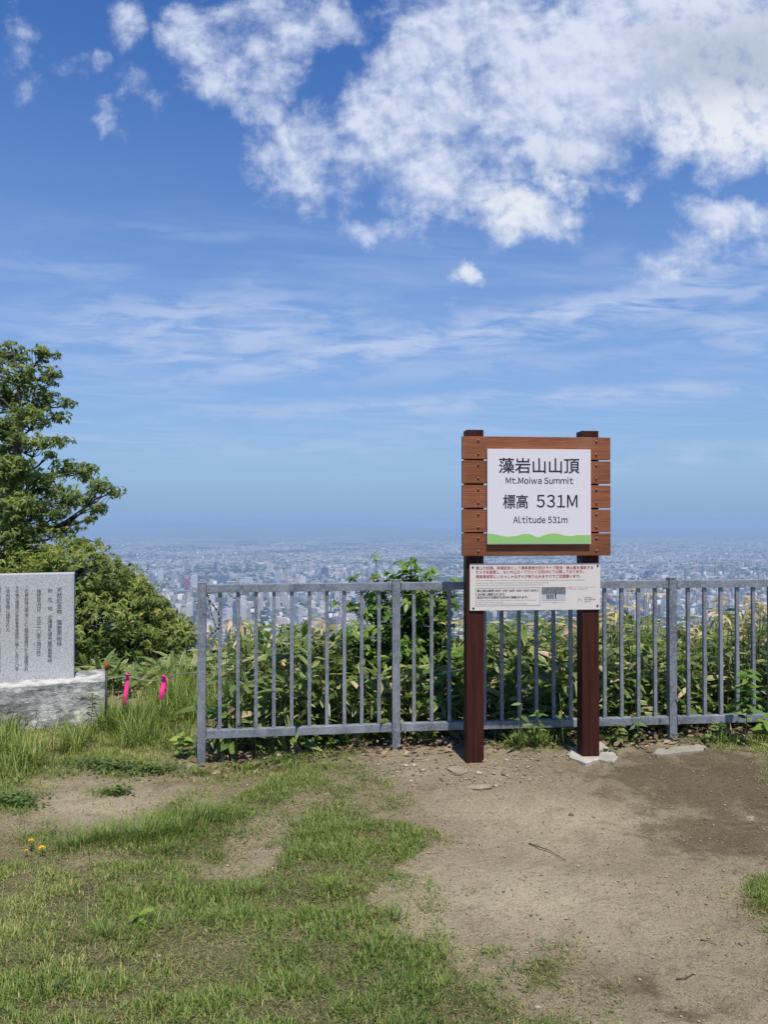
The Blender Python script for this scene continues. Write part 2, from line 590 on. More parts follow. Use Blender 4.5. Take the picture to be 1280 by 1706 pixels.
def m_ground():
    m, T = mat('summit_soil')
    g = T.n('NewGeometry')
    co = g.outputs['Position']
    turf = T.n('Attribute', dict(attribute_name='turf')).outputs['Fac']
    dark_soil = T.n('Attribute', dict(attribute_name='dark_soil')).outputs['Fac']
    pale = T.n('Attribute', dict(attribute_name='pale')).outputs['Fac']
    grit = T.n('Attribute', dict(attribute_name='grit')).outputs['Fac']
    n0 = T.noise(co, 1.4, 6, 0.6, 0.3)
    n1 = T.noise(co, 6.5, 7, 0.66, 0.2)
    n2 = T.noise(co, 42, 6, 0.7)
    n3 = T.noise(co, 130, 4, 0.75)
    col = T.mix(T.step(n0, 0.3, 0.7), (0.192, 0.156, 0.103), (0.285, 0.240, 0.162))
    col = T.mix(T.step(n1, 0.48, 0.72, 0, 0.65), col, (0.30, 0.245, 0.155))
    col = T.mix(T.step(n1, 0.46, 0.30, 0, 0.5), col, (0.125, 0.092, 0.066))
    pl = T.m('MULTIPLY', pale, T.step(n1, 0.22, 0.6, 0.35, 1))
    col = T.mix(T.m('MULTIPLY', pl, 0.85), col, (0.42, 0.365, 0.245))
    dn = T.m('ADD', dark_soil, T.m('MULTIPLY', T.m('SUBTRACT', n1, 0.5), 3.2))
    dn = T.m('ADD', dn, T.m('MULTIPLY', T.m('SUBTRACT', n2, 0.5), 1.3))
    dk = T.m('MULTIPLY', T.step(dn, 0.15, 1.05), T.step(dark_soil, 0.02, 0.40))
    col = T.mix(T.step(n2, 0.50, 0.70, 0, 0.6), col, (0.33, 0.275, 0.19))
    col = T.mix(T.step(n2, 0.46, 0.30, 0, 0.65), col, (0.085, 0.062, 0.042))
    # grit: sharp little grains of pale and dark stone
    vo = T.n('TexVoronoi', Vector=co, Scale=105.0)
    sel = T.n('SeparateColor', Color=vo.outputs['Color'])
    gk = T.m('MULTIPLY', T.step(vo.outputs['Distance'], 0.34, 0.22), T.step(sel.outputs[0], 0.80, 0.86))
    gcol = T.mix(sel.outputs[1], (0.12, 0.10, 0.085), (0.48, 0.44, 0.36))
    col = T.mix(T.m('MULTIPLY', gk, 0.8), col, gcol)
    col = T.mix(T.step(n3, 0.53, 0.68, 0, 0.75), col, (0.42, 0.36, 0.26))
    col = T.mix(T.step(n3, 0.47, 0.33, 0, 0.75), col, (0.06, 0.044, 0.031))
    col = T.mix(T.m('MULTIPLY', dk, 0.9), col, T.vec('MULTIPLY', col, (0.40, 0.37, 0.335)))  # soil colour multiplied down inside the darker patches
    # thatch under the turf
    tcol = T.mix(T.step(n2, 0.32, 0.66), (0.030, 0.034, 0.013), (0.130, 0.120, 0.056))
    col = T.mix(T.step(T.m('ADD', turf, T.m('MULTIPLY', T.m('SUBTRACT', n2, 0.5), 0.5)), 0.25, 0.75, 0, 0.9), col, tcol)
    # wooded slope below the summit, then the city plain
    sp = T.n('SeparateXYZ', Vector=co)
    r = T.vec('LENGTH', T.n('CombineXYZ', X=sp.outputs[0], Y=sp.outputs[1], Z=0.0).outputs[0])
    forest = T.mix(T.noise(co, 0.12, 5, 0.7), (0.02, 0.035, 0.012), (0.07, 0.10, 0.03))
    col = T.mix(T.step(r, 14.0, 30.0), col, forest)
    p1 = T.noise(co, 0.0011, 6, 0.62)
    p2 = T.noise(co, 0.013, 4, 0.7)
    p3 = T.n('TexVoronoi', Vector=T.vec('MULTIPLY', co, (1, 1, 0)), Scale=0.022)
    s3 = T.n('SeparateColor', Color=p3.outputs['Color'])
    city = T.mix(T.step(p2, 0.38, 0.62), (0.05, 0.058, 0.075), (0.17, 0.17, 0.18))
    city = T.mix(T.step(s3.outputs[0], 0.62, 0.66), city, (0.42, 0.40, 0.38))
    green = T.mix(p2, (0.020, 0.032, 0.026), (0.050, 0.066, 0.048))
    gk2 = T.step(T.m('ADD', p1, T.m('MULTIPLY', T.m('SUBTRACT', s3.outputs[1], 0.5), 0.16)), 0.49, 0.60)
    far = T.step(r, 12000.0, 32000.0)
    city = T.mix(T.m('MAXIMUM', gk2, T.m('MULTIPLY', far, 0.75)), city, green)
    col = T.mix(T.step(sp.outputs[2], -440.0, -466.0), col, city)
    hgt = T.m('ADD', T.m('ADD', T.m('MULTIPLY', n1, 2.2), T.m('MULTIPLY', n2, 0.8)), T.m('ADD', T.m('MULTIPLY', n3, 0.45), T.m('MULTIPLY', gk, 0.5)))
    hk = T.m('MULTIPLY', hgt, T.step(r, 40.0, 14.0))
    finish(T, col, 0.93, 0, hk, 1.0, 0.016, spec=0.15)
    return m


def m_city():
    m, T = mat('far_city_walls')
    a = T.n('Attribute', dict(attribute_name='cc')).outputs['Color']
    finish(T, a, 0.8, spec=0.2)
    return m


def m_block():
    m, T = mat('city_block_facade')
    oi = T.n('ObjectInfo')
    g = T.n('NewGeometry')
    sp = T.n('SeparateXYZ', Vector=g.outputs['Position'])
    nz = T.n('SeparateXYZ', Vector=g.outputs['Normal']).outputs[2]
    b = T.m('MULTIPLY', T.step(T.m('SINE', T.m('MULTIPLY', sp.outputs[2], 2 * math.pi / 7.2)), -0.2, 0.4),
            T.step(T.m('SINE', T.m('MULTIPLY', T.m('ADD', sp.outputs[0], sp.outputs[1]), 2 * math.pi / 9.0)), -0.6, 0.0))
    side = T.step(T.m('ABSOLUTE', nz), 0.6, 0.4)
    col = T.mix(T.m('MULTIPLY', T.m('MULTIPLY', b, side), 0.42), oi.outputs['Color'], (0.05, 0.07, 0.10))
    finish(T, col, 0.6, spec=0.3)
    return m


GALV = m_galv(); BOARD = m_board(); POSTM = m_post(); GRANITE = m_granite(); PLINTH = m_plinth()
GROUND = m_ground(); CITY = m_city(); BLOCK = m_block()
BOLT = plain('bolt_bronze', (0.17, 0.105, 0.075), 0.38, 0.5, 0.2, 60)
STEEL = plain('dull_screw', (0.06, 0.055, 0.05), 0.4, 0.7)
PLATE = plain('white_enamel', (0.66, 0.64, 0.68), 0.42, 0, 0.015, 6)
NOTICE = plain('notice_white', (0.62, 0.585, 0.55), 0.55, 0, 0.02, 8)
INK = plain('black_ink', (0.012, 0.010, 0.014), 0.55, 0, 0.05)
GREYINK = plain('grey_ink', (0.16, 0.15, 0.15), 0.6, 0, 0.05)
REDINK = plain('red_ink', (0.42, 0.035, 0.045), 0.6, 0, 0.05)
GREENINK = plain('green_print', (0.26, 0.50, 0.15), 0.5, 0, 0.02, 5)
CARVED = plain('dark_carving', (0.055, 0.058, 0.065), 0.8, 0, 0.3, 200)
PINK = plain('pink_ribbon', (0.85, 0.045, 0.26), 0.5, 0, 0.12, 40)
ROPE = plain('pale_rope', (0.24, 0.23, 0.21), 0.9, 0, 0.3, 120)
DARKROPE = plain('dark_rope', (0.03, 0.03, 0.032), 0.9, 0, 0.3, 120)
STAKE = plain('dark_stake', (0.045, 0.05, 0.05), 0.6, 0.3, 0.2, 50)
REDTIP = plain('red_stake_tip', (0.30, 0.03, 0.02), 0.6)
CONC_A = m_concrete('pale_footing', (0.27, 0.25, 0.215), (0.40, 0.375, 0.33))
CONC_B = m_concrete('old_concrete', (0.20, 0.182, 0.14), (0.29, 0.265, 0.21))
ROCK = m_concrete('field_stone', (0.19, 0.155, 0.11), (0.30, 0.255, 0.19))
ROCKD = m_concrete('dark_field_stone', (0.10, 0.075, 0.055), (0.20, 0.15, 0.11))
TWIG = m_bark('dry_twig', (0.06, 0.04, 0.03), (0.15, 0.11, 0.08))
BARK = m_bark('grey_bark', (0.025, 0.022, 0.020), (0.075, 0.068, 0.060))
STEMG = plain('green_stem', (0.10, 0.13, 0.04), 0.6, 0, 0.2, 60)
YELLOW = plain('dandelion_yellow', (0.80, 0.52, 0.02), 0.7, 0, 0.1, 90)
L_TREE = m_leaf('tree_leaf', (0.058, 0.102, 0.021), (0.155, 0.212, 0.044), (0.315, 0.350, 0.090), dead=(0.30, 0.23, 0.05), rough=0.5, trans=0.40, spec=0.3)
L_SASA = m_leaf('bamboo_grass_leaf', (0.046, 0.100, 0.020), (0.120, 0.195, 0.040), (0.260, 0.315, 0.085), rim=(0.54, 0.50, 0.30), dead=(0.36, 0.28, 0.17), rough=0.45, trans=0.36, spec=0.4)
L_BUSH = m_leaf('shrub_leaf', (0.055, 0.120, 0.018), (0.125, 0.235, 0.036), (0.235, 0.350, 0.065), rough=0.42, trans=0.42)
L_WEED = m_leaf('weed_leaf', (0.040, 0.080, 0.020), (0.085, 0.140, 0.032), (0.18, 0.24, 0.06), rim=None, dead=(0.30, 0.21, 0.12), rough=0.5, trans=0.3)
L_LIME = m_leaf('young_leaf', (0.12, 0.20, 0.03), (0.20, 0.30, 0.04), (0.30, 0.40, 0.07), rough=0.5, trans=0.35)
L_GRASS = m_leaf('grass_blade', (0.066, 0.122, 0.022), (0.148, 0.230, 0.046), (0.320, 0.360, 0.100), dead=(0.27, 0.22, 0.11), rough=0.5, trans=0.3, spec=0.3)
L_LITTER = m_leaf('litter_leaf', (0.07, 0.042, 0.026), (0.17, 0.11, 0.07), (0.36, 0.27, 0.18), rough=0.8, trans=0.1)

# ------------------------------------------------------------------ terrain
FP = [Vector(((336.5 - 640) * 4.86 / F, 4.86, 0)), Vector(((660 - 640) * 5.03 / F, 5.03, 0)), Vector(((1119 - 640) * 5.21 / F, 5.21, 0))]
FP.append(FP[2] + (FP[2] - FP[1]).normalized() * 1.98)


def fence_y(x):
    return np.interp(x, [-4.0, FP[0].x, FP[1].x, FP[2].x, 9.0], [6.3, FP[0].y, FP[1].y, FP[2].y, 5.88])


def ground_z(x, y):
    x = np.asarray(x, float); y = np.asarray(y, float)
    r = np.hypot(x, y)
    rel = 0.030 * (fbm(x * 0.9, y * 0.9, 3, 4) - 0.5) + 0.034 * (fbm(x * 4.5, y * 4.5, 3, 8) - 0.5) + 0.010 * (fbm(x * 17, y * 17, 2, 12) - 0.5)
    rel = rel * smooth01(r, 120, 20)
    edge = np.where(y > 0, np.where(x < -1.6, 6.6, fence_y(x) + 0.55), 1e6)
    d = np.maximum(y - edge, 0.0)
    front = -0.42 * d * smooth01(d, 0, 2.5)
    back = -0.4 * np.maximum(r - 45, 0) * smooth01(y, 20, -20)
    z = np.maximum(np.minimum(front, back), -470.0) + hump(x, y) * smooth01(r, 30, 12)
    big = smooth01(d, 8, 60) * smooth01(z, -470, -430) * 6 * (fbm(x * 0.02, y * 0.02, 3, 2) - 0.5)
    return z + rel + big


def G(lst):
    return [gpt(*p) for p in lst]


LAWN = [
    # polygon in plan, strength, edge softness (m)
    (G([(-260, 1450), (0, 1432), (60, 1400), (130, 1425), (250, 1420), (330, 1450), (420, 1450), (462, 1395), (520, 1352), (590, 1352), (690, 1385), (705, 1412), (650, 1440), (625, 1500), (650, 1545), (715, 1560), (760, 1590), (780, 1628), (850, 1640), (905, 1588), (915, 1610), (880, 1680), (905, 1760), (980, 1900), (-900, 1900)]), 1.0, 0.16),
    (G([(-300, 1400), (0, 1372), (110, 1382), (230, 1372), (265, 1345), (345, 1322), (372, 1292), (470, 1284), (520, 1300), (470, 1345), (420, 1400), (420, 1460), (250, 1450), (0, 1450)]), 0.82, 0.22),
    (G([(-300, 1185), (120, 1180), (335, 1180), (340, 1268), (280, 1262), (300, 1290), (190, 1302), (100, 1282), (40, 1312), (-200, 1340)]), 0.95, 0.22),
    (G([(1222, 1492), (1255, 1462), (1300, 1455), (1420, 1480), (1400, 1580), (1290, 1556), (1240, 1528)]), 1.0, 0.12),
    (G([(1258, 1275), (1290, 1252), (1340, 1262), (1330, 1300), (1270, 1292)]), 0.8, 0.12),
    (G([(-60, 1335), (30, 1318), (66, 1330), (56, 1352), (0, 1352), (-80, 1360)]), 0.9, 0.10),
    (G([(140, 1322), (180, 1306), (218, 1310), (200, 1332), (150, 1336)]), 0.9, 0.08),
    (G([(-300, 1262), (330, 1262), (480, 1255), (640, 1262), (660, 1330), (600, 1380), (480, 1440), (420, 1480), (0, 1470), (-300, 1470)]), 0.40, 0.3),
    (G([(640, 1400), (700, 1390), (720, 1440), (690, 1540), (780, 1570), (860, 1600), (930, 1580), (960, 1640), (1060, 1760), (600, 1760)]), 0.30, 0.25),
    (G([(865, 1690), (940, 1675), (1010, 1692), (1120, 1760), (800, 1780)]), 0.8, 0.15),
    (G([(785, 1578), (830, 1574), (835, 1592), (795, 1594)]), 0.45, 0.06),
    (G([(340, 1265), (470, 1255), (560, 1225), (620, 1228), (600, 1262), (500, 1300), (400, 1300), (335, 1290)]), 0.55, 0.14),
    (G([(815, 1225), (960, 1222), (965, 1255), (880, 1262), (820, 1250)]), 0.75, 0.12),
    (G([(1140, 1225), (1300, 1222), (1300, 1258), (1180, 1255)]), 0.75, 0.12),
]
BALD = [G([(60, 1300), (230, 1298), (345, 1310), (250, 1345), (220, 1368), (120, 1375), (70, 1360)]),
        G([(210, 1430), (330, 1420), (420, 1440), (330, 1462), (240, 1460)]),
        G([(395, 1380), (450, 1365), (470, 1400), (410, 1420)]),
        G([(270, 1378), (320, 1372), (330, 1398), (280, 1402)])]


def turf_at(x, y):
    t = np.zeros(x.shape)
    n = fbm(x * 3.2, y * 3.2, 4, 21) - 0.5
    n2 = fbm(x * 11, y * 11, 3, 31) - 0.5
    for poly, s, soft in LAWN:
        d = sdist(x, y, poly) + soft * 2.0 * n + 0.16 * n2
        t = np.maximum(t, s * smooth01(d, -soft * 0.6, soft * 0.8))
    for poly in BALD:
        d = sdist(x, y, poly) + 0.22 * n + 0.08 * n2
        t = t * (1 - (0.90 if poly is BALD[0] else 0.45) * smooth01(d, -0.10, 0.10))
    # thin spots
    t = t * (0.58 + 0.42 * smooth01(fbm(x * 2.1 + 4, y * 2.1, 4, 55), 0.36, 0.56))
    return t


def blob(x, y, px, py, rx, ry):
    cx, cy = gpt(px, py)
    ax = abs(gpt(px + rx, py)[0] - cx)
    ay = 0.5 * abs(gpt(px, py - ry)[1] - gpt(px, py + ry)[1])
    return np.exp(-(((x - cx) / ax) ** 2 + ((y - cy) / ay) ** 2) * 0.9)


def build_ground():
    a_in = np.radians(np.linspace(-38, 38, 640))
    a_out = np.radians(np.linspace(38, 322, 90)[1:-1])
    ang = np.concatenate([a_in, a_out])
    rr = np.concatenate([np.linspace(0.25, 1.6, 20)[:-1], np.linspace(1.6, 6.5, 240), np.geomspace(6.55, 45, 70), np.geomspace(48, 2200, 60), np.geomspace(2300, 39000, 30)])
    A, R = np.meshgrid(ang, rr)
    X, Y = (R * np.sin(A)), (R * np.cos(A))
    Z = ground_z(X, Y)
    near = R < 14
    turf = np.zeros(X.shape); dark_soil = np.zeros(X.shape); pale = np.zeros(X.shape)
    turf[near] = turf_at(X[near], Y[near])
    xs, ys = X[near], Y[near]
    dm = np.zeros(xs.shape)  # mask of darker soil patches, strongest towards the right
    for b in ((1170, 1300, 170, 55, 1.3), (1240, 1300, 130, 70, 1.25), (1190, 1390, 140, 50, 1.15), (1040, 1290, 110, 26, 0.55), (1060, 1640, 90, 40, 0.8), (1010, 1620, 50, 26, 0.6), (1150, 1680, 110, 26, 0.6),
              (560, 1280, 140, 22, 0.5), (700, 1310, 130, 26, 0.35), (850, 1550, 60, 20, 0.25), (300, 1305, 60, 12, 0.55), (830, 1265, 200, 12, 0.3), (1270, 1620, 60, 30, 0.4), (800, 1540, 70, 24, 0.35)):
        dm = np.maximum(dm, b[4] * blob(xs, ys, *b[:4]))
    pa = np.zeros(xs.shape)
    for b in ((860, 1490, 190, 60, 1.0), (980, 1370, 170, 40, 0.8), (720, 1510, 90, 70, 0.7), (990, 1520, 120, 60, 0.6), (170, 1345, 110, 22, 0.8), (900, 1400, 120, 40, 0.5)):
        pa = np.maximum(pa, b[4] * blob(xs, ys, *b[:4]))
    dark_soil[near] = dm; pale[near] = pa
    Z = Z + 0.006 * turf
    nr, na = X.shape
    V = np.stack([X, Y, Z], -1).reshape(-1, 3)
    i = np.arange(nr - 1)[:, None] * na
    j = np.arange(na)[None, :]
    j2 = (j + 1) % na
    Q = np.stack([i + j, i + na + j, i + na + j2, i + j2], -1).reshape(-1, 4)[:, ::-1]
    cidx = len(V)
    V = np.vstack([V, [[0, 0, float(ground_z(0, 0))]]])
    tr = np.stack([np.arange(na), (np.arange(na) + 1) % na, np.full(na, cidx)], -1)[:, ::-1]
    me = np_mesh('ground', V, tr, Q, smooth=True)
    z1 = [0.0]
    attr_f(me, 'turf', np.concatenate([turf.ravel(), z1]))
    attr_f(me, 'dark_soil', np.concatenate([dark_soil.ravel(), z1]))
    attr_f(me, 'pale', np.concatenate([pale.ravel(), z1]))
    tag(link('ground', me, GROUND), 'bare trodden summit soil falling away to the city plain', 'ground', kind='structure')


build_ground()


# ------------------------------------------------------------------ leaves, blades
def leaf_arrays(P, D, N, L, W, curl=0.25, fold=0.25, dead=0.0, r=None, stem=0.0):
    n = len(P)
    D = nrm(D); S = nrm(np.cross(D, N)); U = np.cross(S, D)
    L = np.broadcast_to(L, n).astype(float); W = np.broadcast_to(W, n).astype(float)
    curl = np.broadcast_to(curl, n).astype(float)
    dead = np.broadcast_to(dead, n).astype(float)
    r = rng.random(n) if r is None else r
    st = [(0, 0, 0), (.32, -1, 1), (.32, 0, 0), (.32, 1, 1), (.68, -.78, 1), (.68, 0, 0), (.68, .78, 1), (1, 0, 1)]
    V = np.zeros((n, 8, 3)); C = np.zeros((n, 8, 4))
    for k, (t, w, e) in enumerate(st):
        V[:, k] = P + D * (L * t)[:, None] + S * (W * 0.5 * w)[:, None] + U * (fold * W * 0.5 * abs(w) - curl * L * t * t)[:, None]
        C[:, k] = np.stack([np.full(n, e), r, dead, np.full(n, t)], -1)
    T = np.array([(0, 1, 2), (0, 2, 3), (1, 4, 5), (1, 5, 2), (2, 5, 6), (2, 6, 3), (4, 7, 5), (5, 7, 6)])
    F_ = (np.arange(n)[:, None, None] * 8 + T[None]).reshape(-1, 3)
    return V.reshape(-1, 3), F_, C.reshape(-1, 4)


def blade_arrays(P, az, lean, L, W, bend, dead=0.0, r=None):
    """grass blades: lean is the start tilt from upright, bend adds towards the tip"""
    n = len(P)
    dead = np.broadcast_to(dead, n).astype(float)
    r = rng.random(n) if r is None else r
    H = np.stack([np.cos(az), np.sin(az), 0 * az], -1)
    S = np.stack([-np.sin(az), np.cos(az), 0 * az], -1)
    V = np.zeros((n, 7, 3)); C = np.zeros((n, 7, 4))
    p = P.copy(); k = 0
    for i, w in enumerate((0.8, 1.0, 0.7, 0)):
        if w > 0:
            V[:, k] = p - S * (W * .5 * w)[:, None]; V[:, k + 1] = p + S * (W * .5 * w)[:, None]
            C[:, k] = C[:, k + 1] = np.stack([np.zeros(n), r, dead, np.full(n, i / 3)], -1); k += 2
        else:
            V[:, k] = p
            C[:, k] = np.stack([np.zeros(n), r, dead, np.ones(n)], -1)
        th = lean + bend * (i + 0.5) / 3
        p = p + (H * np.sin(th)[:, None] + np.array([0, 0, 1.0]) * np.cos(th)[:, None]) * (L / 3)[:, None]
    T = np.array([(0, 1, 3), (0, 3, 2), (2, 3, 5), (2, 5, 4), (4, 5, 6)])
    F_ = (np.arange(n)[:, None, None] * 7 + T[None]).reshape(-1, 3)
    return V.reshape(-1, 3), F_, C.reshape(-1, 4)


class Scatter:
    def __init__(s):
        s.V, s.F, s.C, s.n = [], [], [], 0

    def add(s, arr):
        V, F_, C = arr
        s.V.append(V); s.F.append(F_ + s.n); s.C.append(C); s.n += len(V)

    def build(s, name, m, parent=None, world=True):
        V = np.vstack(s.V)
        if parent is not None and world:
            V = V - np.array(parent.location)
        me = np_mesh(name, V, np.vstack(s.F), smooth=True)
        attr_c(me, 'lf', np.vstack(s.C))
        return link(name, me, m, parent)


def rand_dir(n, zmin=-1, zmax=1):
    z = rng.uniform(zmin, zmax, n); a = rng.uniform(0, 2 * np.pi, n); q = np.sqrt(1 - z * z)
    return np.stack([q * np.cos(a), q * np.sin(a), z], -1)


def rosettes(C, O, k, L, W, tilt=(0.1, 0.7), tone=None):
    """whorls of k leaves round twig ends C pointing along O"""
    n = len(C)
    C2 = np.repeat(C, k, 0); O2 = np.repeat(nrm(O), k, 0)
    ref = np.where(np.abs(O2[:, 2:3]) < 0.9, np.array([[0, 0, 1.0]]), np.array([[1.0, 0, 0]]))
    A = nrm(np.cross(O2, ref)); B = np.cross(O2, A)
    ph = (np.tile(np.arange(k), n) / k * 2 * np.pi) + np.repeat(rng.random(n) * 6.28, k) + rng.normal(0, .25, n * k)
    R = A * np.cos(ph)[:, None] + B * np.sin(ph)[:, None]
    tl = rng.uniform(tilt[0], tilt[1], n * k)[:, None]
    D = nrm(R + O2 * (0.35 - tl) + np.array([0, 0, -0.35]) * tl + rng.normal(0, .12, (n * k, 3)))
    N = nrm(O2 + R * 0.3 + rng.normal(0, .15, (n * k, 3)))
    LL = L * rng.uniform(.65, 1.15, n * k)
    tr = np.repeat(np.clip((rng.random(n) if tone is None else tone), 0, 1), k) + rng.normal(0, .14, n * k)
    return leaf_arrays(C2, D, N, LL, LL * W * rng.uniform(.85, 1.15, n * k), rng.uniform(.1, .45, n * k), .3, 0.0, np.clip(tr, 0, 1))


# ------------------------------------------------------------------ trees
def limb(mb, a, b, r0, r1, sag=0.12, k=5, jit=0.05):
    a, b = Vector(a), Vector(b)
    pts = []
    L = (b - a).length
    for i in range(k + 1):
        t = i / k
        p = a.lerp(b, t) + Vector((0, 0, -sag * L * math.sin(math.pi * t)))
        if 0 < i < k:
            p += Vector((random.gauss(0, 1), random.gauss(0, 1), random.gauss(0, 1))) * jit * L / 3
        pts.append(p)
    mb.tube(pts, [r0 + (r1 - r0) * i / k for i in range(k + 1)], 6)
    return pts


def tall_tree():
    Y0 = 12.0
    base = Vector((at(18, 700, Y0).x, Y0, float(ground_z(at(18, 700, Y0).x, Y0)) - 0.1))
    root = empty('broadleaf_tree', base)
    tag(root, 'tall open-crowned broadleaf tree at the left edge rising above the rounded one', 'tree')
    pads = [(12, 588, 42, 24), (72, 588, 28, 16), (42, 625, 46, 26), (86, 622, 18, 20), (8, 655, 40, 30), (72, 660, 34, 22), (112, 668, 16, 10), (50, 690, 40, 22),
            (98, 692, 24, 12), (6, 706, 34, 22), (56, 734, 38, 14), (104, 734, 18, 11), (84, 756, 12, 7), (14, 745, 26, 18),
            (112, 778, 36, 16), (142, 784, 24, 20), (170, 808, 24, 15), (194, 818, 14, 10), (24, 838, 40, 24, -1.5), (14, 890, 44, 26, -1.5), (44, 925, 50, 22, -1.4), (24, 780, 34, 20, -1.2), (62, 802, 50, 26), (12, 802, 40, 30), (120, 826, 46, 20), (160, 846, 20, 12),
            (62, 848, 60, 26), (8, 850, 40, 30), (150, 864, 14, 7), (104, 878, 42, 18), (34, 890, 60, 24), (132, 904, 38, 15), (60, 920, 70, 16), (0, 930, 60, 20), (20, 770, 40, 14)]
    allp = [(p, 0) for p in pads] + [((30 - p[0] - 30, p[1] + 8, p[2], p[3]), 1) for p in pads]
    tr = MB()
    spine = [base, at(10, 1000, Y0), at(22, 900, Y0 + .1), at(24, 800, Y0), at(30, 740, Y0 - .1), at(36, 690, Y0), at(28, 640, Y0 + .1), at(22, 590, Y0)]
    tr.tube(spine, [.15, .12, .10, .075, .055, .042, .028, .012], 9)
    tr.tube([at(24, 800, Y0), at(5, 760, Y0 + .3), at(-25, 700, Y0 + .5), at(-40, 620, Y0 + .6)], [.055, .042, .03, .012], 7)
    sc = Scatter()
    px = 1.0 / F * Y0
    for (p, mir) in allp:
        dY = p[4] if len(p) > 4 else random.uniform(-1.3, 1.3)
        c = at(p[0], p[1], Y0 + dY)
        j = min(range(1, len(spine)), key=lambda i: abs(spine[i].z - (c.z - 0.35)) + (0 if spine[i].z < c.z else 1))
        pts = limb(tr, spine[j], c, .026, .008, .04, 5, .10)
        area = p[2] * p[3]
        n = int(max(16, area / (8.5 if not mir else 24)))
        # twig ends inside a flattened pad, more towards its rim and top
        dv = rand_dir(n)
        rad = rng.random(n) ** 0.45
        E = np.array(c) + dv * rad[:, None] * np.array([p[2] * px, 0.75 * p[2] * px + 0.15, p[3] * px])
        O = nrm(dv * np.array([1, 1, .6]) + np.array([0, 0, .75]))
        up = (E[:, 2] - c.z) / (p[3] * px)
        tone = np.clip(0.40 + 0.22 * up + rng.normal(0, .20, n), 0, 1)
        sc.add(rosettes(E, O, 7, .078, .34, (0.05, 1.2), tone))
        for e in E[::4]:
            limb(tr, pts[random.choice((3, 4, 5))], e, .008, .003, .03, 3, .12)
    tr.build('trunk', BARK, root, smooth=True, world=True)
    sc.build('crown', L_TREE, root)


def round_tree():
    Y0 = 10.6
    bx = at(95, 1050, Y0).x
    base = Vector((bx, Y0, float(ground_z(bx, Y0)) - 0.1))
    root = empty('broadleaf_tree', base)
    tag(root, 'low dense rounded broadleaf tree behind the granite slab', 'tree')
    tr = MB()
    top = at(110, 960, Y0)
    spine = [base, base.lerp(top, .35) + Vector((.1, 0, 0)), base.lerp(top, .7) + Vector((-.05, .1, 0)), top]
    tr.tube(spine, [.16, .13, .08, .02], 8)
    px = Y0 / F
    lobes = [(40, 975, 120, 62), (125, 955, 85, 52), (190, 975, 60, 42), (215, 1000, 50, 42), (120, 1030, 150, 62), (250, 1030, 52, 40), (285, 1045, 36, 30), (225, 1070, 70, 36),
             (160, 1085, 110, 36), (285, 1075, 24, 16), (298, 1058, 34, 30), (312, 1098, 28, 22), (70, 1090, 120, 40), (-60, 1000, 130, 75), (-40, 1070, 120, 60), (190, 1125, 110, 30), (290, 1110, 40, 22)]
    sc = Scatter()
    for q in lobes:
        c = at(q[0], q[1], Y0 + random.uniform(-.7, .5))
        limb(tr, spine[random.choice((1, 2))], c, .04, .012, .05, 5, .08)
        n = int(q[2] * q[3] / 8.5)
        dv = rand_dir(n, -0.75, 1)
        rad = rng.uniform(.62, 1.04, n) * (0.86 + 0.30 * (fbm(dv[:, 0] * 3 + q[0], dv[:, 2] * 3 + dv[:, 1] * 2, 3, 5)))
        E = np.array(c) + dv * rad[:, None] * np.array([q[2] * px, q[2] * px * .8 + .1, q[3] * px])
        O = nrm(dv + np.array([0, -.1, .65]))
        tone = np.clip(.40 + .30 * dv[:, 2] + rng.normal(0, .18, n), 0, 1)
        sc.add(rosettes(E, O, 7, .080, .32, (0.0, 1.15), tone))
        # yellowish flower sprays on the upper side
        k = rng.random(n) < .20 * (dv[:, 2] > .1)
        m_ = int(k.sum())
        if m_:
            sc.add(leaf_arrays(np.repeat(E[k], 4, 0) + rng.normal(0, .012, (4 * m_, 3)), rand_dir(4 * m_, .1, .9), rand_dir(4 * m_, .2, 1), .055, .018, .1, .2, 0.75))
        for e in E[::9]:
            limb(tr, c, e, .010, .003, .03, 3, .10)
    tr.build('trunk', BARK, root, smooth=True, world=True)
    sc.build('crown', L_TREE, root)


tall_tree()
round_tree()


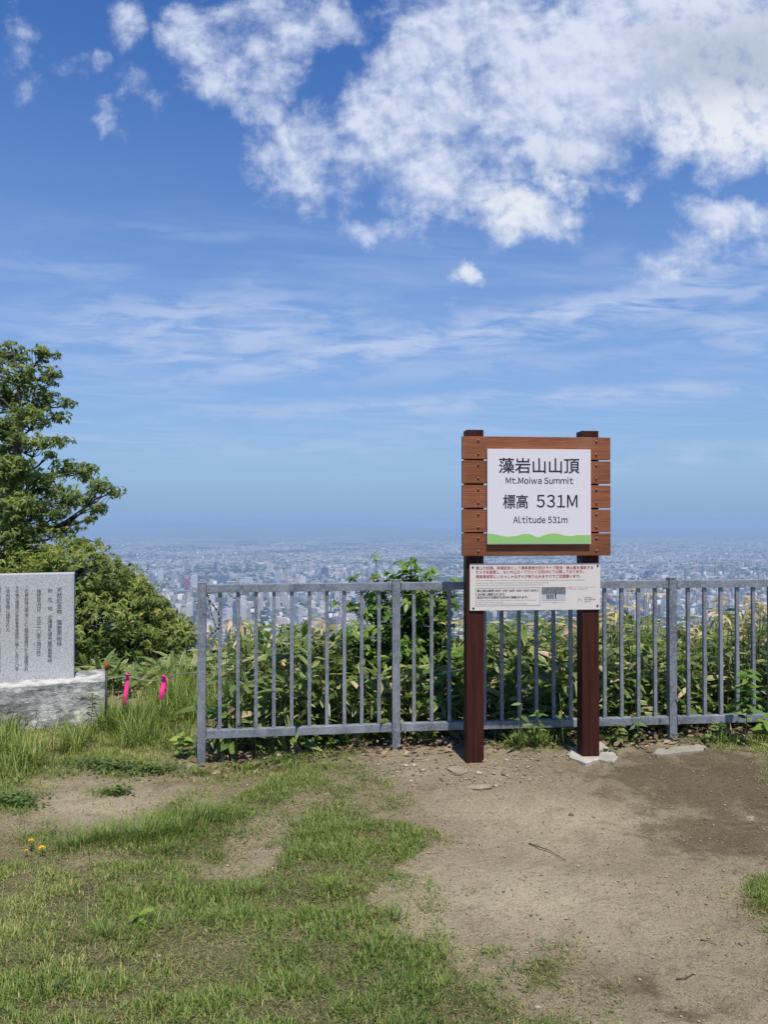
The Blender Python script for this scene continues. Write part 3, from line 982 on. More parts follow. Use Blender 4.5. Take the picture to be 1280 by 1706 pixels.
def leafy_shrub(name, label, cat, base, tips, L, W, m, step=0.045, side=3, spread=.16, rad=.007, group=None, sm=None):
    """stems from base to tips carrying pairs of leaves and leafy side twigs"""
    root = empty(name, base)
    tag(root, label, cat, group)
    mb, sc = MB(), Scatter()
    for tip in tips:
        tip = Vector(tip)
        b0 = Vector(base) + Vector((random.gauss(0, .04), random.gauss(0, .04), 0))
        pts = limb(mb, b0, tip, rad, rad * .35, -.03, 7, .05)
        runs = [pts[2:]]
        for i in range(side):
            q = pts[random.randint(2, 6)]
            e = q + Vector((random.gauss(0, spread), random.gauss(0, spread), abs(random.gauss(0, spread)) * .9 + .03))
            runs.append(limb(mb, q, e, rad * .5, rad * .2, -.02, 4, .06))
        for run in runs:
            tot = sum((run[i + 1] - run[i]).length for i in range(len(run) - 1))
            n = max(2, int(tot / step))
            s = np.sort(rng.random(n)) * (len(run) - 1.001)
            i0 = s.astype(int)
            R = np.array([tuple(p) for p in run])
            P = R[i0] + (R[np.minimum(i0 + 1, len(run) - 1)] - R[i0]) * (s - i0)[:, None]
            az = rng.random(n) * 6.28
            for k in (0, np.pi):
                D = np.stack([np.cos(az + k), np.sin(az + k), rng.uniform(-.25, .45, n)], -1)
                sc.add(leaf_arrays(P, D, np.array([0, 0, 1.0]) + rng.normal(0, .25, (n, 3)), L * rng.uniform(.6, 1.15, n), L * W * rng.uniform(.8, 1.15, n), rng.uniform(.05, .4, n), .25))
            sc.add(rosettes(R[-1:], nrm(R[-1:] - R[-2:-1] + np.array([[0, 0, .02]])), 5, L * .9, W, (-.1, .5)))
    mb.build('stem', sm or STEMG, root, smooth=True, world=True)
    sc.build('foliage', m, root)
    return root


bY = 5.95
leafy_shrub('leafy_shrub', 'bright green leafy shrub rising above the top rail beside the middle fence post', 'shrub',
            (at(690, 1190, bY).x, bY, float(ground_z(at(690, 1190, bY).x, bY))),
            [at(692, 932, bY), at(676, 955, bY - .05), at(718, 950, bY + .05), at(735, 975, bY), at(684, 940, bY - .06), at(704, 962, bY - .1), at(655, 1020, bY - .12), at(615, 1085, bY - .14), at(690, 1090, bY - .16), at(750, 1090, bY - .14), at(730, 1000, bY - .1), at(590, 962, bY + .05), at(622, 962, bY - .05), at(640, 985, bY), at(758, 968, bY),
             at(600, 1010, bY), at(585, 1045, bY - .1), at(660, 1000, bY - .1), at(700, 1010, bY - .1), at(745, 1030, bY), at(570, 1060, bY), at(640, 1060, bY - .1), at(720, 1060, bY - .15)],
            .078, .50, L_BUSH, .035, 11, .13, .008)


# ------------------------------------------------------------------ bamboo grass thicket (uncountable)
def sasa():
    sc, stem, dry = Scatter(), MB(), Scatter()
    prof_px = [-200, 130, 250, 330, 380, 430, 500, 545, 600, 650, 700, 760, 820, 900, 960, 1010, 1060, 1120, 1160, 1210, 1250, 1300, 1500]
    prof_py = [1110, 1108, 1100, 1085, 1052, 1042, 1040, 1044, 1060, 1075, 1075, 1060, 1036, 1030, 1045, 1028, 1026, 1052, 1046, 1020, 1018, 1022, 1026]
    n = 2700
    X = rng.uniform(-3.6, 5.2, n)
    Yo = rng.random(n) ** 1.15 * 2.8
    Yo[:420] = rng.uniform(-.10, .22, 420)
    for i in range(n):
        x = X[i]
        fy = float(fence_y(x)) if x > FP[0].x else 6.5
        y = fy + 0.24 + Yo[i]
        if x < -1.25 and y < 6.45:
            continue
        g = float(ground_z(x, y))
        p = 640 + x / y * F
        top = EYE - (np.interp(p, prof_px, prof_py) - HOR) * y / F
        h = top - g
        if i < 420:
            h *= random.uniform(.22, .62)
        elif Yo[i] < .5:
            h *= random.uniform(.45, .9)
        h *= random.uniform(.72, 1.04)
        if h < .15:
            continue
        lean = Vector((random.gauss(0, .16), random.gauss(-.10, .16), 0)) * h
        a = Vector((x, y, g - .02)); b = Vector((x, y, g + h)) + lean
        pts = [a, a.lerp(b, .5) + Vector((0, 0, .03)), b]
        stem.tube(pts, [.0035, .003, .002], 4, cap=False)
        k = random.randint(6, 10)
        t = rng.uniform(.22, 1.0, k) if Yo[i] < 0.7 else rng.uniform(.4, 1.0, k)
        R = np.array([tuple(q) for q in pts])
        P = np.where(t[:, None] < .5, R[0] + (R[1] - R[0]) * (t[:, None] * 2), R[1] + (R[2] - R[1]) * (t[:, None] * 2 - 1))
        az = rng.random(k) * 6.28
        el = rng.normal(.15, .4, k)
        D = np.stack([np.cos(az) * np.cos(el), np.sin(az) * np.cos(el), np.sin(el)], -1)
        N = np.array([0, -.25, 1.0]) + rng.normal(0, .45, (k, 3))
        L = rng.uniform(.085, .22, k)
        dead = (rng.random(k) < .05 + .10 * (t < .5)) * rng.uniform(.6, 1, k)
        sc.add(leaf_arrays(P, D, N, L, L * rng.uniform(.20, .30, k), rng.uniform(.05, .5, k), rng.uniform(.1, .4), dead, np.clip(rng.normal(.50, .33, k), 0, 1)))
    # withered pale canes standing above the green at the right and here and there
    for (px, py, m_) in ((1255, 1008, 15), (1205, 1004, 9), (1275, 1012, 12), (1060, 985, 5), (1030, 1020, 10), (405, 1040, 12), (545, 1045, 12), (770, 1030, 9), (945, 1040, 10), (1140, 1045, 8)):
        for k in range(m_):
            y = float(fence_y(0)) + random.uniform(.5, 1.1)
            c = at(px + random.gauss(0, 15), py + abs(random.gauss(0, 22)) - 8, y)
            g = float(ground_z(c.x, y))
            stem.tube([(c.x + random.gauss(0, .05), y, g), (c.x + random.gauss(0, .02), y, (g + c.z) / 2), tuple(c)], [.003, .0028, .0015], 4, cap=False)
            q = random.randint(2, 4)
            az = rng.random(q) * 6.28
            D = np.stack([np.cos(az), np.sin(az), rng.uniform(-.7, .9, q)], -1)
            L = rng.uniform(.06, .13, q)
            sc.add(leaf_arrays(np.array([tuple(c)] * q) + rng.normal(0, .02, (q, 3)), D, np.array([0, -.3, 1.0]) + rng.normal(0, .5, (q, 3)), L, L * .24, rng.uniform(.2, .9, q), .5, rng.uniform(.7, 1, q)))
    o = sc.build('bamboo_grass', L_SASA)
    tag(o, 'thicket of broad-leaved bamboo grass with pale dry leaf margins behind the fence', 'bamboo grass', kind='stuff')
    o2 = stem.build('bamboo_grass_canes', plain('cane', (0.14, 0.15, 0.055), 0.6, 0, .3, 20), smooth=True)
    tag(o2, 'thin straw-coloured canes standing in the bamboo grass thicket', 'bamboo canes', kind='stuff')


sasa()


# ------------------------------------------------------------------ lawn, tall grass, litter, gravel (uncountable)
def lawn():
    sc = Scatter()
    n = 860000
    x = rng.uniform(-3.6, 3.9, n); y = rng.uniform(1.85, 6.3, n)
    vis = np.abs(x) < (0.5 + 0.06) * y + .25
    x, y = x[vis], y[vis]
    t = turf_at(x, y)
    clump = fbm(x * 9, y * 9, 3, 77)
    keep = rng.random(len(x)) < t * (0.25 + 0.95 * smooth01(clump, .34, .62))
    x, y, t, clump = x[keep], y[keep], t[keep], clump[keep]
    n = len(x)
    z = ground_z(x, y) + .004
    tone = fbm(x * 1.3 + 9, y * 1.3, 3, 91)
    L = rng.uniform(.012, .033, n) * (.75 + .7 * smooth01(clump, .4, .7)) * (.8 + .4 * t)
    r = np.clip(.46 + 1.1 * (tone - .5) + rng.normal(0, .27, n), 0, 1)
    dead = (rng.random(n) < .08 + .18 * smooth01(tone, .5, .72)) * rng.uniform(.5, 1, n)
    sc.add(blade_arrays(np.stack([x, y, z], -1), rng.random(n) * 6.28, rng.uniform(.1, 1.15, n), L, rng.uniform(.0020, .0042, n), rng.uniform(0, 1.0, n), dead, r))
    # dry straw lying flat between the blades
    k = 260000
    X = rng.uniform(-3.4, 3.6, k); Y = rng.uniform(1.9, 5.6, k)
    tt = turf_at(X, Y)
    ok = (np.abs(X) < .56 * Y + .25) & (rng.random(k) < .06 + .80 * smooth01(tt, .02, .5))
    ok &= (rng.random(k) < .25) | (tt > .04)
    X, Y = X[ok], Y[ok]
    k = len(X)
    sc.add(blade_arrays(np.stack([X, Y, ground_z(X, Y) + rng.uniform(.004, .011, k)], -1), rng.random(k) * 6.28, rng.uniform(1.15, 1.6, k), rng.uniform(.008, .030, k), rng.uniform(.0011, .0024, k), rng.uniform(-.2, .4, k), rng.uniform(.45, 1, k), np.clip(rng.normal(.4, .3, k), 0, 1)))
    # taller tufts: (px, py, radius m, count, length)
    for (px, py, rad, k, ln) in ((300, 1385, .16, 420, .10), (345, 1362, .12, 300, .11), (240, 1395, .14, 380, .12), (180, 1400, .16, 380, .11), (130, 1410, .10, 200, .08), (270, 1420, .10, 180, .08),
                                 (20, 1338, .12, 260, .06), (180, 1322, .10, 220, .05), (655, 1530, .05, 60, .10), (640, 1560, .06, 80, .06), (510, 1390, .16, 420, .045), (590, 1380, .2, 420, .04),
                                 (550, 1480, .2, 300, .05), (380, 1530, .2, 300, .05), (175, 1555, .14, 260, .075), (330, 1290, .12, 240, .06), (420, 1280, .14, 240, .06), (480, 1280, .1, 160, .06),
                                 (620, 1580, .12, 160, .06), (300, 1470, .2, 260, .05), (430, 1480, .15, 260, .05), (1265, 1500, .12, 260, .04), (60, 1600, .2, 220, .05), (740, 1640, .15, 200, .045)):
        cx, cy = gpt(px, py)
        a = rng.random(k) * 6.28; q = np.abs(rng.normal(0, .6, k)) * rad
        X, Y = cx + q * np.cos(a) * 1.4, cy + q * np.sin(a)
        sc.add(blade_arrays(np.stack([X, Y, ground_z(X, Y)], -1), a + rng.normal(0, .6, k), rng.uniform(0, .6, k), ln * rng.uniform(.5, 1.2, k), rng.uniform(.002, .004, k), rng.uniform(.2, 1.3, k), (rng.random(k) < .08) * .8, np.clip(rng.normal(.42, .2, k), 0, 1)))
    o = sc.build('grass', L_GRASS)
    tag(o, 'short trampled grass growing in patches on the summit soil', 'grass', kind='stuff')

    tg = Scatter()
    # polygon, count, length range
    zones = [(G([(150, 1150), (335, 1150), (335, 1236), (275, 1240), (170, 1225)]), 4600, (.14, .34)),
             (G([(-200, 1175), (90, 1185), (170, 1190), (170, 1240), (100, 1268), (40, 1300), (-200, 1320)]), 8200, (.08, .26)),
             (G([(175, 1180), (280, 1190), (300, 1250), (200, 1250)]), 1500, (.10, .26)),
             (G([(345, 1150), (420, 1150), (420, 1190), (345, 1190)]), 700, (.15, .42)),
             (G([(820, 1228), (955, 1225), (960, 1246), (850, 1250)]), 520, (.05, .16)),
             (G([(1150, 1228), (1290, 1225), (1290, 1246), (1180, 1246)]), 420, (.04, .10)),
             (G([(350, 1248), (620, 1222), (630, 1235), (430, 1262)]), 380, (.04, .13))]
    for poly, k, (a, b) in zones:
        P = np.array(poly)
        X = rng.uniform(P[:, 0].min(), P[:, 0].max(), k * 3); Y = rng.uniform(P[:, 1].min(), P[:, 1].max(), k * 3)
        cl = fbm(X * 4, Y * 4, 3, 13)
        ok = (sdist(X, Y, poly) + .16 * (fbm(X * 3, Y * 3, 2, 3) - .5) > 0) & (rng.random(len(X)) < smooth01(cl, .3, .6))
        ok &= ~((X < -2.05) & (Y > 5.72))
        X, Y, cl = X[ok][:k], Y[ok][:k], cl[ok][:k]
        m_ = len(X)
        L = rng.uniform(a, b, m_) * (.6 + .6 * smooth01(cl, .35, .65))
        tg.add(blade_arrays(np.stack([X, Y, ground_z(X, Y)], -1), rng.random(m_) * 6.28, rng.uniform(0, .45, m_), L, rng.uniform(.0032, .0068, m_), rng.uniform(.1, 1.5, m_), (rng.random(m_) < .05) * rng.uniform(.5, 1, m_), np.clip(rng.normal(.66, .24, m_), 0, 1)))
    o = tg.build('tall_grass', L_GRASS)
    tag(o, 'long uncut grass around the stone plinth and the end post of the fence', 'tall grass', kind='stuff')

    # small-leaved ground cover
    wd = Scatter()
    for (px, py, rad, k, ln) in ((190, 1284, .20, 520, .030), (255, 1288, .14, 300, .026), (150, 1278, .14, 220, .028), (200, 1322, .08, 140, .028), (25, 1335, .10, 200, .035), (40, 1345, .08, 120, .032),
                                 (860, 1240, .20, 220, .04), (1020, 1235, .12, 130, .035), (1060, 1232, .12, 110, .035), (1180, 1240, .14, 160, .035), (560, 1245, .16, 160, .035), (480, 1270, .14, 140, .03),
                                 (1030, 1245, .06, 60, .03), (1015, 1258, .04, 40, .03)):
        cx, cy = gpt(px, py)
        a = rng.random(k) * 6.28; q = np.abs(rng.normal(0, .6, k)) * rad
        X, Y = cx + q * np.cos(a) * 1.5, cy + q * np.sin(a) * .8
        Z = ground_z(X, Y) + rng.uniform(.004, .045, k)
        az = rng.random(k) * 6.28
        D = np.stack([np.cos(az), np.sin(az), rng.uniform(-.1, .6, k)], -1)
        L = ln * rng.uniform(.6, 1.2, k)
        wd.add(leaf_arrays(np.stack([X, Y, Z], -1), D, np.array([0, 0, 1.0]) + rng.normal(0, .35, (k, 3)), L, L * .5, rng.uniform(0, .4, k), .2, 0.0, np.clip(rng.normal(.42, .22, k), 0, 1)))
    o = wd.build('ground_cover', L_WEED)
    tag(o, 'small-leaved creeping weeds on the soil beside the fence and in the lawn', 'ground cover', kind='stuff')

    # dead leaves under the fence
    lt = Scatter()
    k = 2200
    X = rng.uniform(-1.2, 4.2, k); Y = fence_y(X) + rng.normal(.12, .17, k)
    Z = ground_z(X, Y) + rng.uniform(.004, .035, k)
    az = rng.random(k) * 6.28
    D = np.stack([np.cos(az), np.sin(az), rng.uniform(-.2, .5, k)], -1)
    L = rng.uniform(.02, .075, k)
    lt.add(leaf_arrays(np.stack([X, Y, Z], -1), D, np.array([0, 0, 1.0]) + rng.normal(0, .6, (k, 3)), L, L * rng.uniform(.25, .5, k), rng.uniform(-.3, .6, k), .3, 0.0))
    k = 500
    x = rng.uniform(-2.6, 3, k); y = rng.uniform(2, 5.3, k)
    az = rng.random(k) * 6.28
    D = np.stack([np.cos(az), np.sin(az), rng.uniform(-.05, .2, k)], -1)
    L = rng.uniform(.005, .018, k)
    lt.add(leaf_arrays(np.stack([x, y, ground_z(x, y) + .004], -1), D, np.array([0, 0, 1.0]) + rng.normal(0, .4, (k, 3)), L, L * .4, .1, .3, 0.0))
    o = lt.build('leaf_litter', L_LITTER)
    tag(o, 'brown dead leaves littering the soil under the fence', 'leaf litter', kind='stuff')


lawn()


def stone_shape(n=1, seed=0, flat=.5, sub=2):
    bm = bmesh.new()
    bmesh.ops.create_icosphere(bm, subdivisions=sub, radius=1)
    r = random.Random(seed)
    ph = [r.uniform(0, 6.28) for _ in range(6)]
    for v in bm.verts:
        p = v.co
        k = 1 + .16 * math.sin(2.3 * p.x + ph[0]) + .14 * math.sin(2.9 * p.y + ph[1]) + .12 * math.sin(3.3 * p.z + ph[2]) + .10 * math.sin(5 * p.x + 4 * p.y + ph[3]) + r.uniform(-.05, .05)
        v.co = Vector((p.x * k, p.y * k * .8, p.z * k * flat))
    return bm


def gravel():
    protos = []
    for s in range(8):
        bm = stone_shape(seed=s, flat=.45, sub=1)
        bm.verts.ensure_lookup_table()
        protos.append((np.array([tuple(v.co) for v in bm.verts]), np.array([[v.index for v in f.verts] for f in bm.faces])))
        bm.free()
    n = 30000
    x = rng.uniform(-2.2, 3.6, n); y = rng.uniform(1.9, 5.5, n)
    d = np.ones(n) * .34
    gx, gy = gpt(760, 1285)
    d = np.maximum(d, np.exp(-((x - gx) / .75) ** 2 - ((y - gy) / .32) ** 2))
    gx, gy = gpt(880, 1262)
    d = np.maximum(d, .95 * np.exp(-((x - gx) / .55) ** 2 - ((y - gy) / .16) ** 2))
    gx, gy = gpt(1160, 1340)
    d = np.maximum(d, .58 * np.exp(-((x - gx) / .7) ** 2 - ((y - gy) / .5) ** 2))
    d *= (1 - .92 * turf_at(x, y))
    k = rng.random(n) < d
    x, y, d = x[k], y[k], d[k]
    n = len(x)
    size = np.exp(rng.normal(math.log(.0021), .55, n)) * (1 + 2.2 * (d > .6) * rng.random(n))
    size = np.clip(size, .0010, .019)
    z = ground_z(x, y) + .005
    Vs, Fs, Cs, off = [], [], [], 0
    ang = rng.random(n) * 6.28
    pick = rng.integers(0, 8, n)
    tone = rng.random(n)
    for j in range(8):
        V0, F0 = protos[j]
        ii = np.where(pick == j)[0]
        c, s = np.cos(ang[ii]), np.sin(ang[ii])
        V = np.zeros((len(ii), len(V0), 3))
        V[:, :, 0] = V0[None, :, 0] * c[:, None] - V0[None, :, 1] * s[:, None]
        V[:, :, 1] = V0[None, :, 0] * s[:, None] + V0[None, :, 1] * c[:, None]
        V[:, :, 2] = V0[None, :, 2]
        V = V * size[ii][:, None, None] + np.stack([x[ii], y[ii], z[ii]], -1)[:, None, :]
        Vs.append(V.reshape(-1, 3))
        Fs.append((np.arange(len(ii))[:, None, None] * len(V0) + F0[None]).reshape(-1, 3) + off)
        off += V.shape[0] * V.shape[1]
        cc = np.zeros((len(ii), len(V0), 4)); cc[:, :, 1] = tone[ii][:, None]
        Cs.append(cc.reshape(-1, 4))
    me = np_mesh('gravel', np.vstack(Vs), np.vstack(Fs))
    attr_c(me, 'lf', np.vstack(Cs))
    m, T = mat('gravel_stone')
    s = T.n('SeparateColor', Color=T.n('Attribute', dict(attribute_name='lf')).outputs['Color'])
    col = T.mix(s.outputs[1], (0.11, 0.085, 0.06), (0.42, 0.35, 0.26))
    finish(T, col, .9)
    tag(link('gravel', me, m), 'small loose gravel strewn over the bare soil', 'gravel', kind='stuff')


gravel()


# ------------------------------------------------------------------ stones, slabs, sticks
def stone(px, py, w, h, t, label, m=ROCK, seed=0, rz=0.0, name='stone'):
    x, y = gpt(px, py)
    bm = stone_shape(seed=seed, flat=1.0, sub=3)
    for v in bm.verts:
        v.co = Vector((v.co.x * w / 2, v.co.y * h / 2, v.co.z * t))
        if v.co.z > t * .45:
            v.co.z = t * .45 + (v.co.z - t * .45) * .25
    me = bpy.data.meshes.new(name)
    bm.to_mesh(me); bm.free()
    o = link(name, me, m)
    o.location = (x, y, float(ground_z(x, y)) + .004)
    o.rotation_euler = (0, 0, rz)
    tag(o, label, 'stone', 'loose stones on the trodden soil')


stone(762, 1284, .13, .15, .022, 'broad flat pale stone in front of the left signpost', seed=1, rz=.4)
stone(798, 1312, .15, .07, .018, 'thin pale stone half sunk in the soil just below the left signpost', seed=2, rz=.2)
stone(930, 1286, .06, .05, .024, 'small rust-brown stone between the two signpost feet', ROCKD, 3)
stone(951, 1359, .028, .022, .014, 'small dark stone above the fallen twig', ROCKD, 4)
stone(668, 1246, .06, .05, .03, 'pale stone against the foot of the middle fence post', seed=5)
stone(318, 1279, .065, .05, .030, 'grey stone beside the foot of the fence end post', ROCK, 6)
stone(1250, 1362, .06, .05, .010, 'flat pale stone in the dark soil at the right', ROCK, 7, .3)
stone(805, 1270, .05, .04, .02, 'pale stone touching the front corner of the left signpost', ROCK, 8)
stone(747, 1238, .07, .05, .022, 'pale stone under the fence rail left of the left signpost', ROCK, 9)
stone(1235, 1570, .026, .022, .012, 'grey stone on bare soil below the right-hand grass patch', ROCK, 10)
stone(896, 1672, .022, .018, .012, 'pale stone at the edge of the lawn near the bottom', ROCK, 11)
stone(545, 1325, .05, .03, .012, 'flat pale stone at the upper edge of the lawn', ROCK, 12)


def flat_slab(name, pts, t, m, label, cat, seed):
    r = random.Random(seed)
    P = [Vector((*gpt(*p), 0)) for p in pts]
    ring = []
    for i in range(len(P)):
        a, b = P[i], P[(i + 1) % len(P)]
        for k in range(5):
            q = a.lerp(b, k / 5)
            if k:
                q += Vector((r.gauss(0, .003), r.gauss(0, .005), 0))
            ring.append(q)
    c = sum(ring, Vector()) / len(ring)
    mb = MB()
    n = len(ring)
    z0 = float(ground_z(c.x, c.y))
    vs = [(p.x, p.y, z0 - .03) for p in ring] + [(p.x, p.y, z0 + t) for p in ring]
    vs += [tuple(Vector((p.x, p.y, 0)).lerp(Vector((c.x, c.y, 0)), .08) + Vector((0, 0, z0 + t + .006))) for p in ring]
    fs = [(i, (i + 1) % n, n + (i + 1) % n, n + i) for i in range(n)] + [(n + i, n + (i + 1) % n, 2 * n + (i + 1) % n, 2 * n + i) for i in range(n)] + [tuple(range(2 * n, 3 * n))]
    mb.add(vs, fs)
    tag(mb.build(name, m), label, cat)


flat_slab('concrete_footing', [(946, 1258), (972, 1240), (1003, 1242), (1030, 1266), (1022, 1276), (998, 1270), (975, 1277), (948, 1266)], .012, CONC_A, 'whitish broken concrete footing round the right signpost', 'footing', 1)
flat_slab('paving_slab', [(1086, 1262), (1092, 1254), (1165, 1246), (1180, 1251), (1170, 1256), (1095, 1263)], .014, CONC_B, 'narrow strip of old concrete in front of the right fence post', 'slab', 2)


def stick(pts, r, label):
    mb = MB()
    P = []
    for (px, py, z) in pts:
        x, y = gpt(px, py)
        P.append((x, y, float(ground_z(x, y)) + z))
    mb.tube(P, [r * (1 - .5 * i / (len(P) - 1)) for i in range(len(P))], 6)
    tag(mb.build('twig', TWIG, smooth=True), label, 'twig', 'fallen twigs')


stick([(881, 1404, .006), (898, 1412, .012), (915, 1417, .010), (942, 1430, .006)], .0035, 'longest fallen dark twig on the pale soil before the sign')
stick([(1125, 1628, .005), (1140, 1628, .008), (1154, 1621, .004)], .0028, 'short pale twig on dark soil at the lower right')
stick([(1165, 1562, .004), (1180, 1566, .007), (1192, 1572, .004)], .0025, 'thin dark twig below the right-hand grass patch')


# ------------------------------------------------------------------ fence
def fence():
    H = 1.152
    root = empty('metal_fence', FP[0])
    tag(root, 'weathered galvanised steel railing with upright bars along the summit edge', 'fence')
    post_me = MB().box((0, 0, H / 2 - .05), (.052, .052, H + .1)).mesh('post', .003)
    angs = [math.atan2(FP[i + 1].y - FP[i].y, FP[i + 1].x - FP[i].x) for i in range(3)]
    for i, p in enumerate(FP):
        o = link('post', post_me, GALV, root)
        o.location = p - FP[0] + Vector((0, 0, (0, .014, .014, .014)[i] + (0, -.012, -.012, -.012)[i]))
        o.rotation_euler = (0, 0, (angs[0], angs[1], angs[1], angs[2])[i])
        if i:
            cap = MB().box((0, 0, H + .004), (.056, .056, .006)).build('post_cap', GALV, o, .0015)
        else:
            MB().box((0, 0, H + .003), (.054, .054, .005)).build('post_cap', GALV, o, .0015)
    bar_me = MB().box((0, 0, (.226 + 1.095) / 2), (.0225, .0225, 1.095 - .226)).mesh('baluster', .0015)
    for i in range(3):
        a, b = FP[i], FP[i + 1]
        u = (b - a).normalized()
        L = (b - a).length
        mid = (a + b) / 2 - FP[0]
        ang = angs[i]
        ln = L - .052 - .010
        for nm, z in (('top_rail', 1.118), ('bottom_rail', .201)):
            r = MB().box((0, 0, 0), (ln, .05, .05)).build(nm, GALV, root, .003)
            r.location = mid + Vector((0, 0, z)); r.rotation_euler = (0, 0, ang)
            for s in (-1, 1):
                br = MB().box((s * (ln / 2 + .002), .0, -.029 if z > 1 else -.029), (.05, .034, .007)).build('bracket', GALV, r, .001)
        n = int(round(L / .1205))
        n = (11, 16, 17)[i]  # about 0.115 m apart
        for k in range(1, n):
            o = link('baluster', bar_me, GALV, root)
            o.location = a + u * (L * k / n) - FP[0]
            o.rotation_euler = (0, 0, ang)
    # rope hanging from the end of the top rail
    rr = empty('knotted_rope', FP[0] + Vector((.03, -.01, 1.08)))
    tag(rr, 'black and white rope hanging from the end of the top rail', 'rope')
    pts = [at(345, 990, 4.86), at(349, 1000, 4.84), at(357, 1010, 4.84), at(364, 1020, 4.86), at(366, 1036, 4.86), at(364, 1046, 4.86), at(358, 1052, 4.87), at(350, 1058, 4.88)]
    pts2 = [at(346, 992, 4.85), at(350, 1008, 4.84), at(352, 1022, 4.84), at(357, 1036, 4.85), at(361, 1046, 4.86)]
    mbp, mbd = MB(), MB()
    for P, ph in ((pts, 0), (pts2, 1)):
        for i in range(len(P) - 1):
            for h in range(3):
                q0, q1 = P[i].lerp(P[i + 1], h / 3), P[i].lerp(P[i + 1], (h + 1) / 3)
                (mbd if (h + i + ph) % 2 else mbp).tube([q0, q1], .0052 if not ph else .004, 6)
    mbp.build('pale_strand', ROPE, rr, smooth=True, world=True)
    mbd.build('dark_strand', DARKROPE, rr, smooth=True, world=True)
    tag(MB().tube([at(396 - 2, 1203, 4.9), at(400, 1196, 4.9), at(404, 1204, 4.9), at(398, 1209, 4.88), at(393, 1204, 4.9)], .008, 7).build('knot', DARKROPE, smooth=True),
        'dark frayed knot tied round the bottom rail near the end post', 'rope')


fence()


# ------------------------------------------------------------------ lettering
_TC = {}


def text_mesh(body, bold=0.0):
    key = (body, bold)
    if key in _TC:
        return _TC[key]
    c = bpy.data.curves.new('tmp', 'FONT')
    c.body = body
    c.resolution_u = 3
    c.offset = bold
    o = bpy.data.objects.new('tmp', c)
    COL.objects.link(o)
    bpy.context.view_layer.update()
    ev = o.evaluated_get(bpy.context.evaluated_depsgraph_get())
    me = ev.to_mesh()
    V = [tuple(v.co) for v in me.vertices]
    Fc = [tuple(p.vertices) for p in me.polygons]
    ev.to_mesh_clear()
    bpy.data.objects.remove(o)
    bpy.data.curves.remove(c)
    _TC[key] = (V, Fc)
    return V, Fc


def wide(body):
    return ''.join(chr(ord(c) + 0xFEE0) if 33 <= ord(c) <= 126 else c for c in body)


def put_latin(body, x0, x1, zc, h, y, mat_, parent, name='lettering', heavy=0.0, gap=.13):
    """line of Latin letters set glyph by glyph (upright sans with a flagged 1)"""
    xs, V, Fc = 0.0, [], []
    for ch in body:
        if ch == ' ':
            xs += .26
            continue
        gv, gf = text_mesh(wide(ch))
        a = np.array(gv)
        b = len(V)
        V += [(p[0] - a[:, 0].min() + xs, p[1]) for p in gv]
        Fc += [tuple(b + i for i in f) for f in gf]
        xs += np.ptp(a[:, 0]) + (gap if ch not in '.' else gap * .8)
    a = np.array(V)
    mn, mx = a.min(0), a.max(0)
    cz = None
    mb = MB()
    s_, sz = (x1 - x0) / (mx[0] - mn[0]), h / (mx[1] - mn[1])
    for k, d in enumerate((0.0,) if heavy == 0 else (-heavy, 0.0, heavy)):
        mb.add([(x0 + (p[0] - mn[0]) * s_ + d, y - .00012 * k, zc + (p[1] - (mn[1] + mx[1]) / 2) * sz) for p in V], Fc)
    return mb.build(name, mat_, parent)


def put_line(body, x0, x1, zc, h, y, mat_, parent, name='lettering', heavy=0.0):
    """one line of text as a part of its own; heavy thickens the strokes"""
    mb = MB()
    for k, (dx, dz) in enumerate(((0, 0),) if heavy == 0 else ((-heavy, 0), (heavy, 0), (0, -heavy * .6), (0, heavy * .6))):
        put_text(mb, body, x0 + dx, x1 + dx, zc + dz, h, y - .00012 * k)
    return mb.build(name, mat_, parent)


def put_text(mb, body, x0, x1, zc, h=None, y=0.0, bold=0.0):
    """text filling x0..x1, centred on height zc, in a plane facing -Y"""
    V, Fc = text_mesh(body, bold)
    if not V:
        return
    a = np.array(V)
    mn, mx = a.min(0), a.max(0)
    s = (x1 - x0) / (mx[0] - mn[0])
    sz = s if h is None else h / (mx[1] - mn[1])
    cz = (mn[1] + mx[1]) / 2
    mb.add([(x0 + (p[0] - mn[0]) * s, y, zc + (p[1] - cz) * sz) for p in V], Fc)


